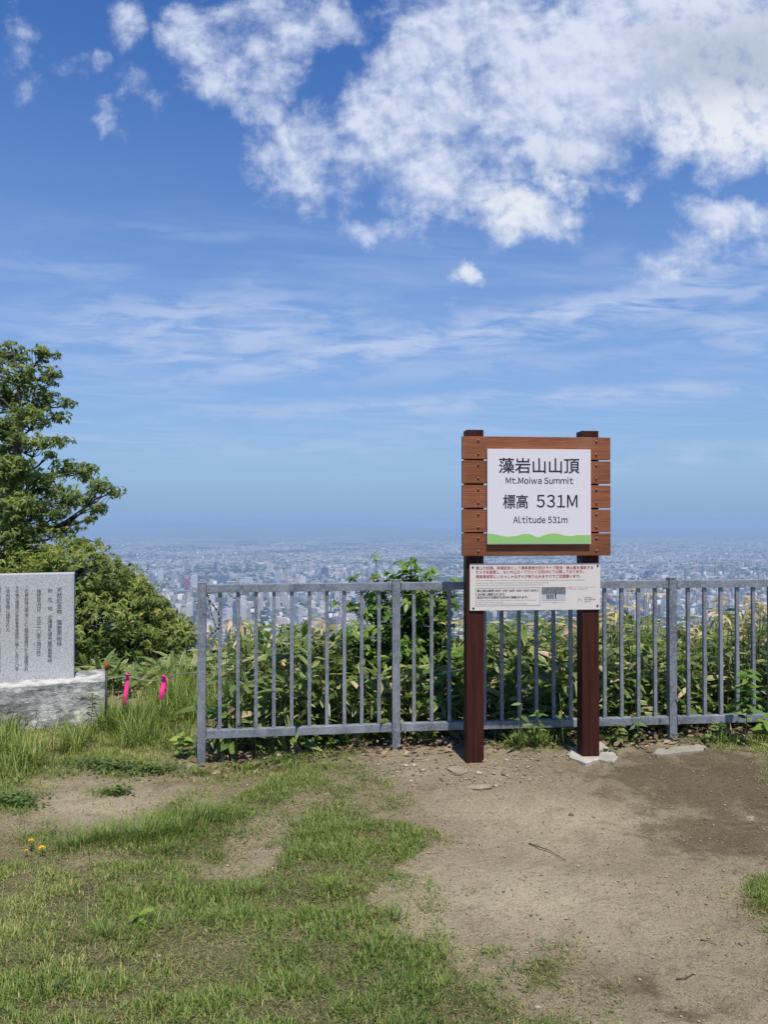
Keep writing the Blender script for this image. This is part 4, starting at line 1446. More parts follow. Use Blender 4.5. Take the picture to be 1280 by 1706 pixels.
# ------------------------------------------------------------------ summit sign
def sign():
    YS = 4.74
    c = Vector(((893 - 640) * YS / F, YS, 0))
    rz = math.radians(4.6)
    root = empty('summit_sign', c, rz)
    tag(root, 'brown plank summit sign on two dark posts with white plate and notice board', 'sign')
    S = YS / F
    X = lambda px: (px - 892.6) * S
    Z = lambda py: EYE - (py - HOR) * S
    # posts
    for px in (790.5, 986.5):
        zt = Z(716.5)
        p = MB().box((0, 0, zt / 2 - .03), (.107, .105, zt + .06)).build('post', POSTM, root, .004)
        p.location = (X(px), .055, 0)
    # planks
    FT = -.032
    rows = [(728.5, 766), (768.5, 806), (808.8, 846.3), (849, 886.3), (888.6, 925.5)]
    bolts_z = [((735.5), (757.5)), ((775.5), (797.5)), ((816), (838)), ((857), (878.5)), ((896.5), (917.5))]
    for i, (a, b) in enumerate(rows):
        z0, z1 = Z(b), Z(a)
        q = MB().box((0, 0, 0), (X(1018) - X(767.5), .032, z1 - z0)).build('plank', BOARD, root, .0035)
        q.location = (0.0, FT / 2 - .0005 + .0, (z0 + z1) / 2)
        for px in (794, 993.5):
            for py in bolts_z[i]:
                bm = bmesh.new()
                bmesh.ops.create_uvsphere(bm, u_segments=12, v_segments=8, radius=.0078)
                for v in bm.verts:
                    v.co.y *= .75
                me = bpy.data.meshes.new('bolt'); bm.to_mesh(me); bm.free()
                me.polygons.foreach_set('use_smooth', [True] * len(me.polygons))
                o = link('bolt', me, BOLT, q)
                o.location = (X(px), FT / 2 - .001, Z(py) - (z0 + z1) / 2)
    # white plate
    py0 = FT - .021
    x0, x1, zb, zt = X(808), X(982), Z(906), Z(749.5)
    pl = MB().box(((x0 + x1) / 2, FT - .011, (zb + zt) / 2), (x1 - x0, .020, zt - zb)).build('sign_plate', PLATE, root, .001)
    yf = py0 - .0012
    g = MB()
    n = 60
    pxs = np.linspace(808.8, 981.2, n)
    wave = np.interp(pxs, [808, 815, 824, 838, 850, 858, 866, 875, 882, 888, 893, 905, 918, 930, 936, 948, 960, 982],
                     [889.0, 888.8, 890.5, 893.8, 893.2, 892.2, 889.6, 889.0, 890.5, 894.0, 895.0, 890.5, 888.2, 889.5, 892.0, 893.0, 891.0, 891.5])
    k = np.array([.25, .5, .25])
    w2 = np.convolve(np.pad(wave, 1, mode='edge'), k, 'valid')
    vs = [(X(p), yf, Z(904.6)) for p in pxs] + [(X(p), yf, Z(w)) for p, w in zip(pxs, w2)]
    g.add(vs, [(i, i + 1, n + i + 1, n + i) for i in range(n - 1)])
    g.build('hill_print', GREENINK, pl)
    put_line('藻岩山山頂', X(827.5), X(962.5), Z(776.6), 25.0 * S, yf, INK, pl, heavy=.0010)
    put_latin('Mt.Moiwa Summit', X(838.8), X(952.2), Z(801.0), 11.0 * S, yf, INK, pl, heavy=.00045)
    put_line('標高', X(834), X(875.5), Z(835.8), 23.0 * S, yf, INK, pl, heavy=.0009)
    put_latin('531M', X(890.5), X(959), Z(835.0), 21.0 * S, yf, INK, pl, heavy=.0009, gap=.16)
    put_latin('Altitude 531m', X(851), X(942.2), Z(865.5), 11.2 * S, yf, INK, pl, heavy=.00045)
    # notice board below
    nx0, nx1, nzb, nzt = X(781), X(1002.5), Z(1016), Z(938.5)
    yn = -.0065
    nb = MB().box(((nx0 + nx1) / 2, yn / 2 - .0003, (nzb + nzt) / 2), (nx1 - nx0, -yn, nzt - nzb)).build('notice_board', NOTICE, root, .0008)
    y2 = yn - .0012
    gr = MB()
    put_line('登山の記録、来場記念として標高看板付近のライブ配信・静止画を撮影する', X(791), X(990), Z(945.5), 5.6 * S, y2, REDINK, nb, heavy=.00022)
    put_line('カメラを設置し、もいわ山ロープウェイ公式HPにて公開しております。', X(791), X(974), Z(952.3), 5.6 * S, y2, REDINK, nb, heavy=.00022)
    put_line('標高看板前にいらっしゃる方々が映り込みますのでご注意願います。', X(791), X(968.5), Z(959.8), 5.6 * S, y2, REDINK, nb, heavy=.00022)
    put_line('Videos and still images are live streamed by a camera on Mt. Moiwa, set up near the altitude signboard for visitors to record a memorable', X(791), X(975), Z(966.6), 2.1 * S, y2, GREYINK, nb)
    put_line('moment of their climb. The images are posted on the official website for Mt. Moiwa Ropeway.', X(791), X(915), Z(970.6), 2.1 * S, y2, GREYINK, nb)
    put_line('Please note that anyone near the altitude signboard may be captured by the camera.', X(791), X(905), Z(974.2), 2.1 * S, y2, GREYINK, nb)
    put_line('静止画は毎時 00分･10分･20分･30分･40分･50分と', X(793), X(897), Z(983.2), 4.4 * S, y2, INK, nb, heavy=.00022)
    put_line('10分毎に撮影されます。', X(793), X(841), Z(989.2), 4.3 * S, y2, INK, nb, heavy=.00022)
    put_line('直近3日分の記録が公式HPに掲載されます。', X(793), X(879), Z(994.2), 4.3 * S, y2, INK, nb, heavy=.00022)
    put_line('The images are taken every ten minutes as follows: on the hour, then 10 minutes after,', X(793), X(893), Z(999.3), 1.9 * S, y2, GREYINK, nb)
    put_line('20 after, 30 after, 40 after, and 50 after.', X(793), X(838), Z(1002.4), 1.9 * S, y2, GREYINK, nb)
    put_line('Images captured for the last three days are posted on the official website.', X(793), X(878), Z(1005.3), 1.9 * S, y2, GREYINK, nb)
    # ruled frame round the small print
    for a, b, cc, d in ((790.8, 899.5, 978.6, 979.1), (790.8, 899.5, 1008, 1008.5), (790.8, 791.3, 979.1, 1008), (899, 899.5, 979.1, 1008)):
        gr.add([(X(a), y2, Z(d)), (X(b), y2, Z(d)), (X(b), y2, Z(cc)), (X(a), y2, Z(cc))], [(0, 1, 2, 3)])
    put_line('公式ウェブサイトはこちら', X(946), X(994), Z(978.3), 1.9 * S, y2, GREYINK, nb)
    put_line('Official website', X(946), X(980), Z(981.3), 1.6 * S, y2, GREYINK, nb)
    put_line('ライブカメラ画像のイメージ', X(903), X(941), Z(1003.6), 1.8 * S, y2, GREYINK, nb)
    put_line('SAPPORO', X(975), X(988), Z(995.5), 1.6 * S, y2, INK, nb)
    put_line('MT.MOIWA', X(975), X(993.5), Z(999.0), 2.6 * S, y2, INK, nb)
    put_line('ROPEWAY', X(975), X(986), Z(1002.6), 1.6 * S, y2, INK, nb)
    # mountain emblem: two inward curving flanks over a base line
    em = MB()
    for sgn in (-1, 1):
        pts = [(967 + sgn * 2.3, 996.5), (967 + sgn * 2.0, 998.8), (967 + sgn * 2.6, 1001.0), (967 + sgn * 4.6, 1002.6)]
        for (a, b) in zip(pts[:-1], pts[1:]):
            em.add([(X(a[0]) - .0009, y2, Z(a[1])), (X(b[0]) - .0009, y2, Z(b[1])), (X(b[0]) + .0009, y2, Z(b[1])), (X(a[0]) + .0009, y2, Z(a[1]))], [(0, 1, 2, 3)])
    em.add([(X(964.8), y2, Z(999.5)), (X(969.2), y2, Z(999.5)), (X(969.2), y2, Z(999.0)), (X(964.8), y2, Z(999.0))], [(0, 1, 2, 3)])
    em.build('emblem', GREYINK, nb)
    gr.build('ruled_frame', GREYINK, nb)
    # printed snow photograph
    m, T = mat('snow_photo_print')
    co = T.n('TexCoord').outputs['Generated']
    sp = T.n('SeparateXYZ', Vector=co)
    n1 = T.noise(co, 14, 6, .7)
    top = T.mix(T.step(n1, .35, .65), (.05, .055, .06), (.24, .25, .27))
    snow = T.mix(n1, (.36, .38, .42), (.50, .52, .56))
    edge = T.m('ADD', sp.outputs[2], T.m('MULTIPLY', T.m('SUBTRACT', n1, .5), .3))
    finish(T, T.mix(T.step(edge, .40, .50), snow, top), .5)
    pp = MB()
    pp.add([(X(902), y2, Z(1000.2)), (X(943), y2, Z(1000.2)), (X(943), y2, Z(978)), (X(902), y2, Z(978))], [(0, 1, 2, 3)])
    po = pp.build('photo_print', m, nb)
    fg = MB()
    for (px, h) in ((911.5, 8.5), (914.5, 7.5), (918, 8.2), (921.5, 7.5), (925.5, 10)):
        b_, t_ = 997.6, 997.6 - h
        out = [(-1.0, 0), (-.2, 0), (0, .35), (.3, 0), (1.1, 0), (.9, .5), (1.3, .72), (.7, .80), (.55, 1.0), (-.4, 1.0), (-.6, .8), (-1.2, .65), (-.8, .45)]
        vs = [(X(px + a), y2 - .0008, Z(b_ - h * k_)) for a, k_ in out]
        fg.add(vs, [tuple(range(len(vs)))])
    fg.build('printed_figures', INK, nb)
    for px, py in ((786, 944.5), (997.8, 942.8), (787, 1012), (997.5, 1009.5)):
        bm = bmesh.new()
        bmesh.ops.create_uvsphere(bm, u_segments=10, v_segments=6, radius=.0068)
        for v in bm.verts:
            v.co.y *= .6
        me = bpy.data.meshes.new('screw'); bm.to_mesh(me); bm.free()
        o = link('screw', me, STEEL, nb)
        o.location = (X(px), yn - .001, Z(py))


sign()


# ------------------------------------------------------------------ granite monument
def monument():
    YB = 5.75
    zt = .335
    rz = math.radians(19.0)
    loc = Vector((-2.066, 5.855, -.0))
    root = empty('stone_monument', loc, rz)
    tag(root, 'grey granite slab with engraved Japanese text on a stained stone plinth', 'monument')
    # plinth: rough block with broken edges
    bm = bmesh.new()
    W, Dp, Hh = 2.1, .47, .42
    bmesh.ops.create_cube(bm, size=1)
    bmesh.ops.scale(bm, vec=(W, Dp, Hh), verts=bm.verts)
    bmesh.ops.subdivide_edges(bm, edges=bm.edges[:], cuts=40, use_grid_fill=True)
    P = np.array([tuple(v.co) for v in bm.verts])
    nx = fbm(P[:, 0] * 6 + P[:, 1] * 5, P[:, 2] * 7 + 3 + P[:, 1] * 3, 4, 3) - .5
    ny = fbm(P[:, 0] * 7, P[:, 2] * 9 + P[:, 1] * 4, 4, 7) - .5
    nz = fbm(P[:, 0] * 5, P[:, 1] * 7, 4, 9) - .5
    for i, v in enumerate(bm.verts):
        v.co.x += .05 * nx[i]; v.co.y += .055 * ny[i]; v.co.z += .030 * nz[i]
    bmesh.ops.translate(bm, vec=(-W / 2 - .05, Dp / 2, zt - Hh / 2), verts=bm.verts)
    me = bpy.data.meshes.new('plinth'); bm.to_mesh(me); bm.free()
    me.polygons.foreach_set('use_smooth', [True] * len(me.polygons))
    link('plinth', me, PLINTH, root)
    # slab
    SW, SH, ST = 1.75, .815, .15
    xr, yf = -.285, .20
    sl = MB().box((0, 0, 0), (SW, ST, SH)).build('slab', GRANITE, root, .004)
    sl.location = (xr - SW / 2, yf + ST / 2, zt - .012 + SH / 2)
    # inscription columns, right to left; photo metres per pixel at the slab
    S = 5.95 / F
    cols = [(101.5, 978, 4.4, ['天然記念物', '　', '藻岩原始林']),
            (87.5, 980, 4.3, ['所', '　', '在', '　', '地', '　', '北海道札幌市南区国有林']),
            (70.5, 980, 4.3, ['指定年月日', '　', '大正一〇年三月三日']),
            (52.0, 974, 3.5, ['この原始林は明治に入り開拓使時代から保護され']),
            (38.0, 974, 3.5, ['その後北海道庁が学術参考保護林に編入し大正一〇年']),
            (24.5, 974, 3.5, ['に天然記念物に指定された']),
            (11.0, 974, 3.5, ['指定地は山頂から分れ続いた北東斜面の樹種'])]
    ends = [1076, 1102, 1090, 1113, 1112, 1048, 1114]
    for (px, y0, h, parts), y1 in zip(cols, ends):
        body = ''.join(parts)
        ins = MB()
        n = len(body)
        pitch = (y1 - y0) / n
        for i, ch in enumerate(body):
            if ch == '　':
                if ins.v:
                    ins.build('inscription', CARVED, sl)
                ins = MB()
                continue
            V, Fc = text_mesh(ch)
            a = np.array(V)
            mn, mx = a.min(0), a.max(0)
            size = min(h * 2.1, pitch * 1.10)
            cell = size * S
            cx = -(124 - px) * S + SW / 2
            cz = SH / 2 - .004 - (y0 - 956 + pitch * (i + .5)) * S
            mm = (mn + mx) / 2
            for kk, dx in enumerate((0.0,)):
                ins.add([(cx + dx + (p[0] - mm[0]) * cell * .92, -ST / 2 - .0014 - .00012 * kk, cz + (p[1] - mm[1]) * cell) for p in V], Fc)
        ins.build('inscription', CARVED, sl)


monument()


# ------------------------------------------------------------------ stake, rope line and ribbons
def markers():
    Ys = 5.62
    b = at(177, 1190, Ys)
    st = empty('marker_stake', (b.x, Ys, 0))
    tag(st, 'thin dark metal stake with a red tip beside the plinth', 'stake')
    MB().tube([(b.x, Ys, -.05), (b.x + .003, Ys, at(177, 1112, Ys).z)], .009, 8).build('rod', STAKE, st, smooth=True, world=True)
    MB().tube([(b.x + .003, Ys, at(177, 1116, Ys).z), (b.x + .003, Ys, at(177, 1103, Ys).z)], .0105, 8).build('red_tip', REDTIP, st, smooth=True, world=True)
    b2 = at(181, 1190, Ys - .02)
    r = MB()
    pts = [at(177, 1132, Ys), at(195, 1128, Ys + .02), at(212, 1126, Ys + .03), at(235, 1132, Ys + .03), at(255, 1134, Ys + .02), at(272, 1130, Ys), at(300, 1122, 5.4), at(331, 1120, 4.93)]
    fine = []
    for i in range(len(pts) - 1):
        for h in range(4):
            fine.append(pts[i].lerp(pts[i + 1], h / 4))
    fine.append(pts[-1])
    r.tube(fine, .0036, 6)
    tag(r.build('guide_rope', ROPE, smooth=True), 'pale sagging rope between the dark stake and the fence end post', 'rope')
    for (x0, y0, x1, y1, w, label, tail) in ((212, 1125, 209, 1173, .033, 'pink marker ribbon tied to the sagging rope nearer the dark stake', 0), (273, 1128, 270, 1164, .036, 'pink marker ribbon with a split tail tied to the rope nearer the fence', 1)):
        a, e = at(x0, y0, Ys - .03), at(x1, y1, Ys - .04)
        root = empty('marker_ribbon', a)
        tag(root, label, 'ribbon', 'pink ribbons on the rope')

        def strip(p, q, w, ph, name):
            mb = MB()
            n = 9
            vs = []
            for i in range(n):
                t = i / (n - 1)
                c = p.lerp(q, t) + Vector((.003 * math.sin(4 * t + ph), .008 * math.sin(6 * t + ph), 0))
                tw = .4 * math.sin(3 * t + ph)
                d = Vector((math.cos(tw), math.sin(tw), 0)) * w * .5 * (.45 + .55 * min(1, t * 4)) * (1 - .15 * t)
                for y_ in (0, .0016):
                    vs += [c - d + Vector((0, y_, 0)), c + d + Vector((0, y_, 0))]
            fs = []
            for i in range(n - 1):
                k = i * 4
                fs += [(k, k + 1, k + 5, k + 4), (k + 2, k + 6, k + 7, k + 3), (k, k + 4, k + 6, k + 2), (k + 1, k + 3, k + 7, k + 5)]
            mb.add(vs, fs)
            mb.build(name, PINK, root, smooth=True, world=True)
        strip(a, e, w, .3, 'streamer')
        if tail:
            strip(a + Vector((.012, .02, 0)), at(277, 1155, Ys - .02), w * .55, 1.6, 'streamer')
        else:
            strip(a + Vector((.004, .02, 0)), at(212, 1160, Ys - .02), w * .5, 2.0, 'streamer')
        MB().tube([a + Vector((-.012, 0, .006)), a + Vector((0, -.012, .012)), a + Vector((.014, 0, .004)), a + Vector((0, .012, -.004))], .009, 7).build('knot', PINK, root, smooth=True, world=True)


markers()


# ------------------------------------------------------------------ single plants at the fence foot
def seedling(px, py, h, n, L, W, label, m=L_WEED, lean=0.0, Y=None, name='weed_plant', cat='weed'):
    x, y = gpt(px, py)
    if Y is not None:
        x, y = (px - 640) * Y / F, Y
    z = float(ground_z(x, y))
    root = empty(name, (x, y, z))
    tag(root, label, cat, 'weeds at the fence foot')
    mb, sc = MB(), Scatter()
    top = Vector((x + lean, y, z + h))
    pts = limb(mb, (x, y, z), top, .0032, .0016, -.02, 5, .05)
    R = np.array([tuple(p) for p in pts])
    t = np.linspace(.35, 1, n) * (len(pts) - 1.001)
    i0 = t.astype(int)
    P = R[i0] + (R[i0 + 1] - R[i0]) * (t - i0)[:, None]
    az = np.arange(n) * 2.4 + rng.random() * 6
    D = np.stack([np.cos(az), np.sin(az), rng.uniform(-.15, .5, n)], -1)
    LL = L * rng.uniform(.7, 1.15, n)
    sc.add(leaf_arrays(P, D, np.array([0, -.35, 1.0]) + rng.normal(0, .2, (n, 3)), LL, LL * W, rng.uniform(.1, .45, n), .25, 0.0))
    mb.build('stem', STEMG, root, smooth=True, world=True)
    sc.build('foliage', m, root)


seedling(306, 1262, .16, 9, .085, .58, 'lime-green seedling with rounded leaves left of the fence end post', L_LIME)
seedling(700, 1240, .10, 9, .07, .6, 'low round-leaved plant just right of the middle fence post', L_WEED)
seedling(722, 1238, .09, 7, .06, .6, 'second low round-leaved plant right of the middle fence post', L_WEED)
seedling(862, 1255, .30, 6, .11, .28, 'slender upright weed with pointed leaves between the signposts', L_WEED, .03)
seedling(895, 1252, .25, 14, .07, .30, 'bushy narrow-leaved weed nearer the right signpost', L_BUSH, .01)
seedling(825, 1240, .20, 9, .06, .4, 'weed growing just right of the left signpost', L_WEED)
seedling(940, 1248, .36, 5, .10, .26, 'tall thin weed arching beside the right signpost', L_WEED, -.03)
seedling(572, 1245, .16, 12, .05, .42, 'leafy weed under the rail left of the middle post', L_WEED)
seedling(615, 1236, .15, 14, .055, .36, 'jagged dark green weed nearest the middle post on its left', L_WEED)
seedling(455, 1262, .16, 7, .06, .3, 'thin pale weed under the rail of the left panel', L_WEED)
seedling(528, 1250, .12, 8, .06, .6, 'round-leaved weed midway under the left panel', L_WEED)
seedling(1240, 1245, .50, 34, .095, .40, 'tall leafy weed standing before the rail at the far right', L_BUSH, .01)
seedling(1062, 1240, .16, 12, .06, .4, 'weed with small leaves left of the right fence post', L_WEED)
seedling(1030, 1245, .14, 12, .06, .45, 'weed beside the concrete footing of the right signpost', L_WEED)
seedling(1275, 1238, .16, 9, .09, .6, 'broad-leaved bright weed at the right edge under the rail', L_LIME)
seedling(1195, 1238, .12, 12, .055, .4, 'low weed right of the right fence post', L_WEED)
seedling(20, 1215, .34, 26, .035, .26, 'dark spiky weed standing in front of the plinth', L_WEED, .01)
seedling(150, 1222, .30, 26, .06, .25, 'leafy dark weed at the right end of the plinth', L_WEED, .02)
seedling(233, 1535, .045, 7, .052, .40, 'pale lime rosette of leaves in the lower left lawn', L_LIME)
seedling(105, 1650, .03, 8, .045, .3, 'flat rosette of leaves near the bottom left of the lawn', L_WEED)


def dandelion(px, py, h, r, label):
    x, y = gpt(px, py + 10)
    z = float(ground_z(x, y))
    root = empty('dandelion', (x, y, z))
    tag(root, label, 'dandelion', 'dandelions in the lawn')
    top = Vector((x, y - .004, z + h))
    MB().tube([(x, y, z), (x + .003, y, z + h * .6), tuple(top)], .0014, 6).build('stem', STEMG, root, smooth=True, world=True)
    n = 70
    q = np.sqrt(rng.random(n))
    az = rng.random(n) * 6.28
    D = np.stack([np.cos(az) * q, np.sin(az) * q, 1.15 - q * .85], -1)
    P = np.array([tuple(top)] * n)
    V, F_, C = leaf_arrays(P, D, np.cross(D, np.stack([-np.sin(az), np.cos(az), 0 * az], -1)), r * (.75 + .25 * q), r * .20, .1, .1)
    me = np_mesh('flower_head', V - np.array(root.location), F_)
    link('flower_head', me, YELLOW, root)


dandelion(54, 1404, .055, .017, 'upper right dandelion flower of the yellow three in the lawn')
dandelion(72, 1414, .045, .019, 'largest and lowest dandelion of the yellow three in the lawn')
dandelion(46, 1411, .035, .011, 'smallest leftmost dandelion of the yellow three in the lawn')


# ------------------------------------------------------------------ far hills
def hills():
    n, k = 160, 10
    pxs = np.linspace(-500, 1800, n)
    prof = np.interp(pxs, [-500, 60, 170, 235, 270, 330, 400, 450, 500, 560, 640, 720, 800, 950, 1150, 1400, 1800], [884, 882, 874, 870, 868.5, 872, 876, 874, 871, 872, 876, 880, 884, 888, 888, 886, 888])
    prof = prof + 1.0 * (fbm(pxs * .02, pxs * 0, 4, 3) - .5)
    V = []
    for j in range(k):
        t = j / (k - 1)
        Y = 33000 + 5600 * t
        for px, py in zip(pxs, prof):
            zc = EYE - (py - HOR) * 36000 / F
            hgt = max(zc + 470, 1.0) * math.sin(math.pi * min(1, t * .98 + .01)) ** .8
            V.append(((px - 640) * Y / F, Y, min(-472 + hgt, -2.0)))
    V = np.array(V)
    i = np.arange(k - 1)[:, None] * n
    j = np.arange(n - 1)[None, :]
    Q = np.stack([i + j, i + j + 1, i + n + j + 1, i + n + j], -1).reshape(-1, 4)
    me = np_mesh('hills', V, None, Q, smooth=True)
    m, T = mat('far_hill_woods')
    finish(T, T.mix(T.noise(T.n('NewGeometry').outputs['Position'], .0008, 5), (.03, .05, .025), (.07, .09, .05)), .95)
    tag(link('hills', me, m), 'faint blue hills on the horizon beyond the city', 'hills', kind='structure')


hills()


# ------------------------------------------------------------------ the city below
ZP = -470.0
PAL = np.array([(.62, .61, .59), (.50, .50, .50), (.68, .68, .69), (.42, .40, .38), (.55, .48, .42), (.34, .35, .38), (.46, .34, .29), (.17, .22, .33), (.64, .62, .58), (.08, .12, .22)])
PALW = np.array([.19, .12, .18, .08, .07, .08, .06, .08, .06, .08])


def city_houses():
    n = 105000
    D = 1 / rng.uniform(1 / 30000, 1 / 2250, n)
    u = rng.uniform(-.64, .64, n)
    X, Y = u * D, D
    park = fbm(X / 700, Y / 700, 4, 41)
    park2 = fbm(X / 2600 + 5, Y / 2600, 3, 43)
    keep = (rng.random(n) < smooth01(park, .60, .46)) & (rng.random(n) < 1.0 - .85 * smooth01(park2, .54, .66)) & (rng.random(n) < 1.02 - .62 * smooth01(D, 13000, 26000))
    X, Y, D = X[keep], Y[keep], D[keep]
    # street grid: snap to lots so that streets stay open
    th = math.radians(9)
    c, s = math.cos(th), math.sin(th)
    a, b = X * c + Y * s, -X * s + Y * c
    lot = 17.0
    a = np.round(a / lot) * lot; b = np.round(b / lot) * lot
    ok = (np.mod(np.round(a / lot), 6) != 0) & (np.mod(np.round(b / lot), 5) != 0)
    a, b, D = a[ok], b[ok], D[ok]
    X, Y = a * c - b * s, a * s + b * c
    n = len(X)
    far = 1 + smooth01(D, 6000, 24000) * 2.2
    w = rng.uniform(8, 15, n) * far; d = rng.uniform(8, 15, n) * far
    h = rng.uniform(5, 10, n)
    cen = np.exp(-(((X + 700) / 1700) ** 2 + ((Y - 5200) / 1900) ** 2))
    mid = rng.random(n) < .08 + .42 * cen
    h = np.where(mid, rng.uniform(12, 34, n) * (1 + .5 * cen), h)
    w = np.where(mid, rng.uniform(14, 32, n), w); d = np.where(mid, rng.uniform(12, 20, n), d)
    big = rng.random(n) < .012
    w = np.where(big, rng.uniform(40, 110, n), w); d = np.where(big, rng.uniform(25, 50, n), d); h = np.where(big, rng.uniform(9, 16, n), h)
    cs, sn = c, s
    sx = np.array([-1, 1, 1, -1] * 2) * .5; sy = np.array([-1, -1, 1, 1] * 2) * .5; sz = np.array([0] * 4 + [1] * 4)
    lx = w[:, None] * sx; ly = d[:, None] * sy
    V = np.stack([X[:, None] + lx * cs - ly * sn, Y[:, None] + lx * sn + ly * cs, ZP - 3 + (h[:, None] + 3) * sz], -1)
    Fq = np.array([(4, 5, 6, 7), (0, 1, 5, 4), (1, 2, 6, 5), (2, 3, 7, 6), (3, 0, 4, 7)])
    Q = (np.arange(n)[:, None, None] * 8 + Fq[None]).reshape(-1, 4)
    col = PAL[rng.choice(len(PAL), n, p=PALW)] * rng.uniform(.28, .92, (n, 1))
    roof = rng.random(n)
    red = (rng.random(n) < .10)
    C = np.ones((n, 8, 4)); C[:, :, :3] = col[:, None, :]
    C[red, 4:, :3] = np.array([.22, .10, .08]); C[(roof < .30), 4:, :3] = np.array([.08, .11, .19])
    me = np_mesh('city_houses', V.reshape(-1, 3), None, Q)
    attr_c(me, 'cc', C.reshape(-1, 4))
    tag(link('city_houses', me, CITY), 'mass of small hazy houses and low blocks filling the plain', 'city houses', kind='stuff')
    # street trees and parks as dark green tufts
    n = 11000
    D = 1 / rng.uniform(1 / 20000, 1 / 2300, n)
    u = rng.uniform(-.64, .64, n)
    X, Y = u * D, D
    k = rng.random(n) < smooth01(fbm(X / 700, Y / 700, 4, 41), .44, .60) * .9 + .10
    X, Y = X[k], Y[k]
    n = len(X)
    R = rng.uniform(7, 22, n); H = rng.uniform(6, 15, n)
    a = np.arange(6) / 6 * 2 * np.pi
    V = np.zeros((n, 13, 3))
    for i in range(6):
        V[:, i] = np.stack([X + R * np.cos(a[i]) * rng.uniform(.7, 1.2, n), Y + R * np.sin(a[i]) * rng.uniform(.7, 1.2, n), np.full(n, ZP - 2)], -1)
        V[:, 6 + i] = np.stack([X + R * .75 * np.cos(a[i]), Y + R * .75 * np.sin(a[i]), ZP + H * rng.uniform(.6, .9, n)], -1)
    V[:, 12] = np.stack([X, Y, ZP + H], -1)
    T = []
    for i in range(6):
        j = (i + 1) % 6
        T += [(i, j, 6 + j), (i, 6 + j, 6 + i), (6 + i, 6 + j, 12)]
    Fz = (np.arange(n)[:, None, None] * 13 + np.array(T)[None]).reshape(-1, 3)
    me = np_mesh('city_woods', V.reshape(-1, 3), Fz)
    C = np.ones((n, 13, 4)); C[:, :, :3] = (np.array([.030, .045, .032]) * rng.uniform(.5, 1.5, (n, 1)))[:, None, :]
    attr_c(me, 'cc', C.reshape(-1, 4))
    tag(link('city_woods', me, CITY), 'dark green parks and street trees scattered through the hazy city', 'city trees', kind='stuff')


city_houses()


def block_meshes():
    P = []
    P.append(MB().box((0, 0, .48), (1, 1, .96)).box((.1, .05, .98), (.45, .5, .07)))
    P.append(MB().box((0, 0, .13), (1.25, 1.3, .26)).box((-.05, 0, .61), (.8, .85, .70)).box((-.05, 0, .98), (.4, .4, .05)))
    P.append(MB().box((0, 0, .47), (1, .7, .94)).box((-.32, 0, .965), (.2, .4, .07)).box((.28, .05, .96), (.3, .35, .06)))
    P.append(MB().box((-.25, 0, .48), (.5, 1.1, .96)).box((.26, .25, .40), (.52, .6, .80)).box((-.25, .1, .98), (.25, .4, .06)))
    P.append(MB().box((0, 0, .44), (1, 1, .88)).box((.0, .0, .92), (.72, .72, .10)).box((0, 0, .985), (.3, .3, .05)))
    P.append(MB().box((-.28, .1, .5), (.46, .8, 1.0)).box((.24, 0, .39), (.56, 1.0, .78)).box((.25, .1, .80), (.3, .3, .05)))
    out = []
    for p in P:
        me = p.mesh('city_block')
        me.materials.append(BLOCK)
        out.append(me)
    return out


BM = block_meshes()


def block(px, py, wpx, hpx, col, label, group=None, shape=None, rz=None):
    Y = (EYE - ZP) * F / (py - HOR)
    w = wpx * Y / F
    h = hpx * Y / F
    o = bpy.data.objects.new('city_block', BM[random.randrange(6) if shape is None else shape])
    COL.objects.link(o)
    o.location = ((px - 640) * Y / F, Y, ZP - 1)
    o.rotation_euler = (0, 0, math.radians(9) if rz is None else rz)
    o.scale = (w, min(w * random.uniform(.55, .9), 45), h)
    o.color = (*col, 1)
    tag(o, label, 'building', group)
    return o


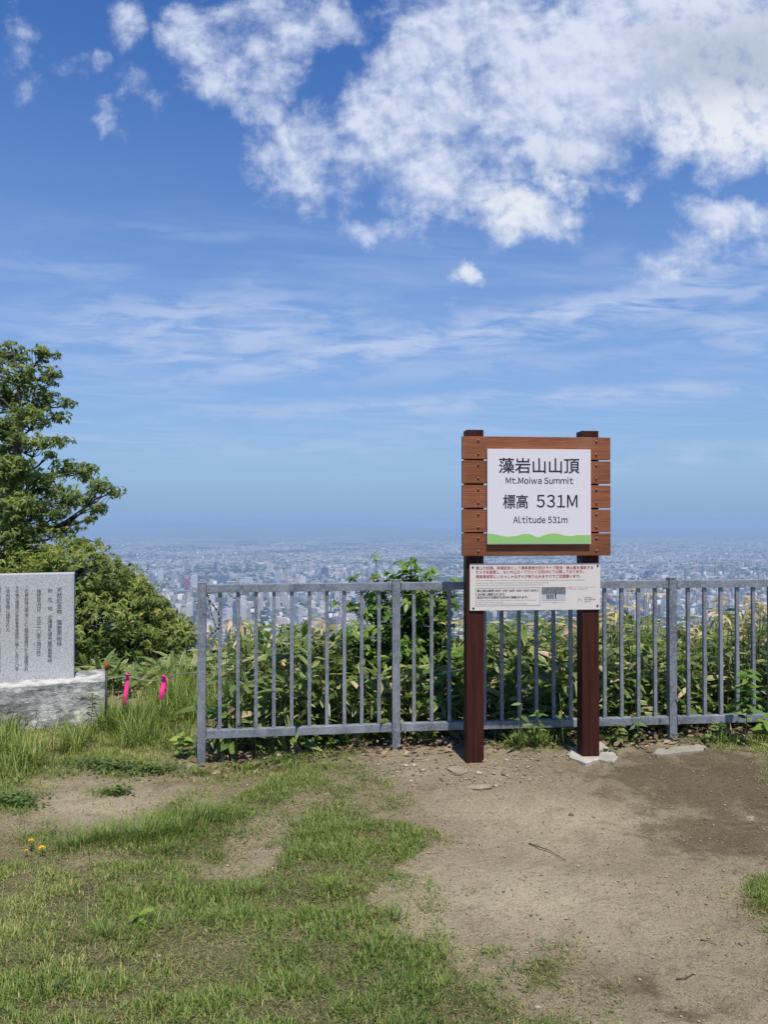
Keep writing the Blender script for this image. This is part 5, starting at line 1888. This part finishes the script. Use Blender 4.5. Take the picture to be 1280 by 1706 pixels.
LM = [
    (541, 961, 12, 16, (.07, .10, .17), 'dark blue tower block above the top rail left of the green shrub', 0),
    (463, 973, 12, 21, (.34, .38, .46), 'pale blue-grey tower rising above the top rail mid panel', 4),
    (369, 974, 17, 17, (.10, .15, .24), 'broad dark blue glass tower just above the rail near the end post', 0),
    (311, 980, 9, 17, (.28, .08, .11), 'maroon tower block left of the fence end post', 2),
    (303, 996, 15, 12, (.09, .12, .20), 'dark navy block below the maroon tower', 0),
    (268, 972, 9, 22, (.55, .56, .58), 'tall pale tower nearest the rounded tree', 2),
    (324, 977, 11, 20, (.50, .50, .52), 'pale grey tower touching the fence end post on its left', 4),
    (290, 968, 8, 14, (.30, .34, .40), 'grey-blue tower between the pale tower and the maroon one', 2),
    (370, 1019, 7, 19, (.11, .15, .24), 'slim dark blue tower seen beside the first fence bar', 0),
    (462, 1001, 18, 11, (.33, .17, .18), 'reddish brown broad block seen through the left panel', 1),
    (557, 1025, 10, 28, (.52, .53, .56), 'tall pale tower seen between bars left of the shrub', 2),
    (490, 1034, 8, 27, (.18, .24, .34), 'blue tall tower seen through the middle of the left panel', 0),
    (431, 1010, 9, 20, (.60, .60, .61), 'white tower behind the bars left of the reddish block', 4),
    (405, 1012, 11, 15, (.58, .52, .48), 'cream block behind the second and third bars', 3),
    (520, 1020, 12, 20, (.62, .62, .63), 'white tower block right of the blue tall tower', 4),
    (470, 1042, 16, 16, (.58, .50, .48), 'pinkish broad block low behind the left panel bars', 3),
    (535, 1046, 14, 14, (.15, .18, .27), 'dark blue low block near the shrub foot', 0),
    (505, 972, 9, 12, (.60, .59, .58), 'white tower above the rail between the two blue towers', 2),
    (415, 970, 16, 9, (.48, .48, .50), 'wide grey block above the rail right of the glass tower', 1),
    (580, 962, 10, 9, (.56, .56, .58), 'pale block above the rail under the shrub tips', 2),
    (600, 985, 14, 12, (.42, .44, .50), 'grey block seen through bars among shrub leaves', 3),
    (313, 1078, 22, 14, (.60, .60, .61), 'white apartment block at the lower left beside the end post', 2),
    (1083, 962, 11, 12, (.09, .12, .20), 'dark blue tower above the rail left of the right fence post', 0),
    (1047, 963, 14, 8, (.55, .55, .57), 'pale broad block above the rail right of the sign', 1),
    (1146, 960, 8, 11, (.34, .37, .44), 'blue-grey tower above the rail right of the right post', 2),
    (1255, 1052, 24, 12, (.14, .20, .28), 'broad glassy blue block low behind the far right bars', 0),
    (947, 1064, 17, 26, (.16, .24, .36), 'glassy blue tower beyond the leaves near the right signpost', 0),
]
for (px, py, w, h, c, lab, shp) in LM:
    block(px, py, w, h, c, lab, None, shp)

zones = [('left of the fence end post', 205, 330, 940, 1060, 52), ('above the top rail of the left panel', 345, 655, 938, 972, 62), ('seen between the bars of the left panel', 345, 640, 985, 1050, 92),
         ('right of the sign above the top rail', 1020, 1290, 935, 972, 28), ('seen between the bars right of the sign', 1010, 1280, 985, 1050, 26)]
for (where, x0, x1, y0, y1, cnt) in zones:
    placed = 0
    while placed < cnt:
        px, py = random.uniform(x0, x1), random.uniform(y0, y1)
        k = rng.choice(len(PAL), p=PALW)
        c = PAL[k] * random.uniform(.60, .92)
        tone = 'White' if c.min() > .45 else 'dark blue-grey' if c.max() < .36 else 'pale grey' if c.max() - c.min() < .05 else 'brownish'
        Y = (EYE - ZP) * F / (py - HOR)
        hm = random.choice((28, 36, 42, 50, 60, 75, 95)) * random.uniform(.85, 1.15)
        wm = random.uniform(14, 34)
        block(px, py, wm * F / Y, hm * F / Y, tuple(c), f'small hazy {tone.lower()} city block {where}', f'{tone.lower()} city blocks {where}')
        placed += 1


# ------------------------------------------------------------------ haze
def haze():
    s = 43000.0
    top, bot = 8.5, -476.0
    o = MB().box((0, 0, (top + bot) / 2), (2 * s, 2 * s, top - bot)).build('haze', None)
    m = bpy.data.materials.new('air_haze')
    m.use_nodes = True
    T = NT(m.node_tree)
    pv = T.n('VolumePrincipled')
    pv.inputs['Color'].default_value = (*HAZE_COL, 1)
    pv.inputs['Density'].default_value = HAZE_D
    pv.inputs['Anisotropy'].default_value = 0.0
    T.n('OutputMaterial', Volume=pv.outputs[0])
    o.data.materials.append(m)
    try:
        m.cycles.homogeneous_volume = True
    except Exception:
        pass
    tag(o, 'pale blue haze over the distant city', 'haze', kind='stuff')


HAZE_COL = (0.385, 0.565, 0.805)
HAZE_D = 8.2e-5
haze()
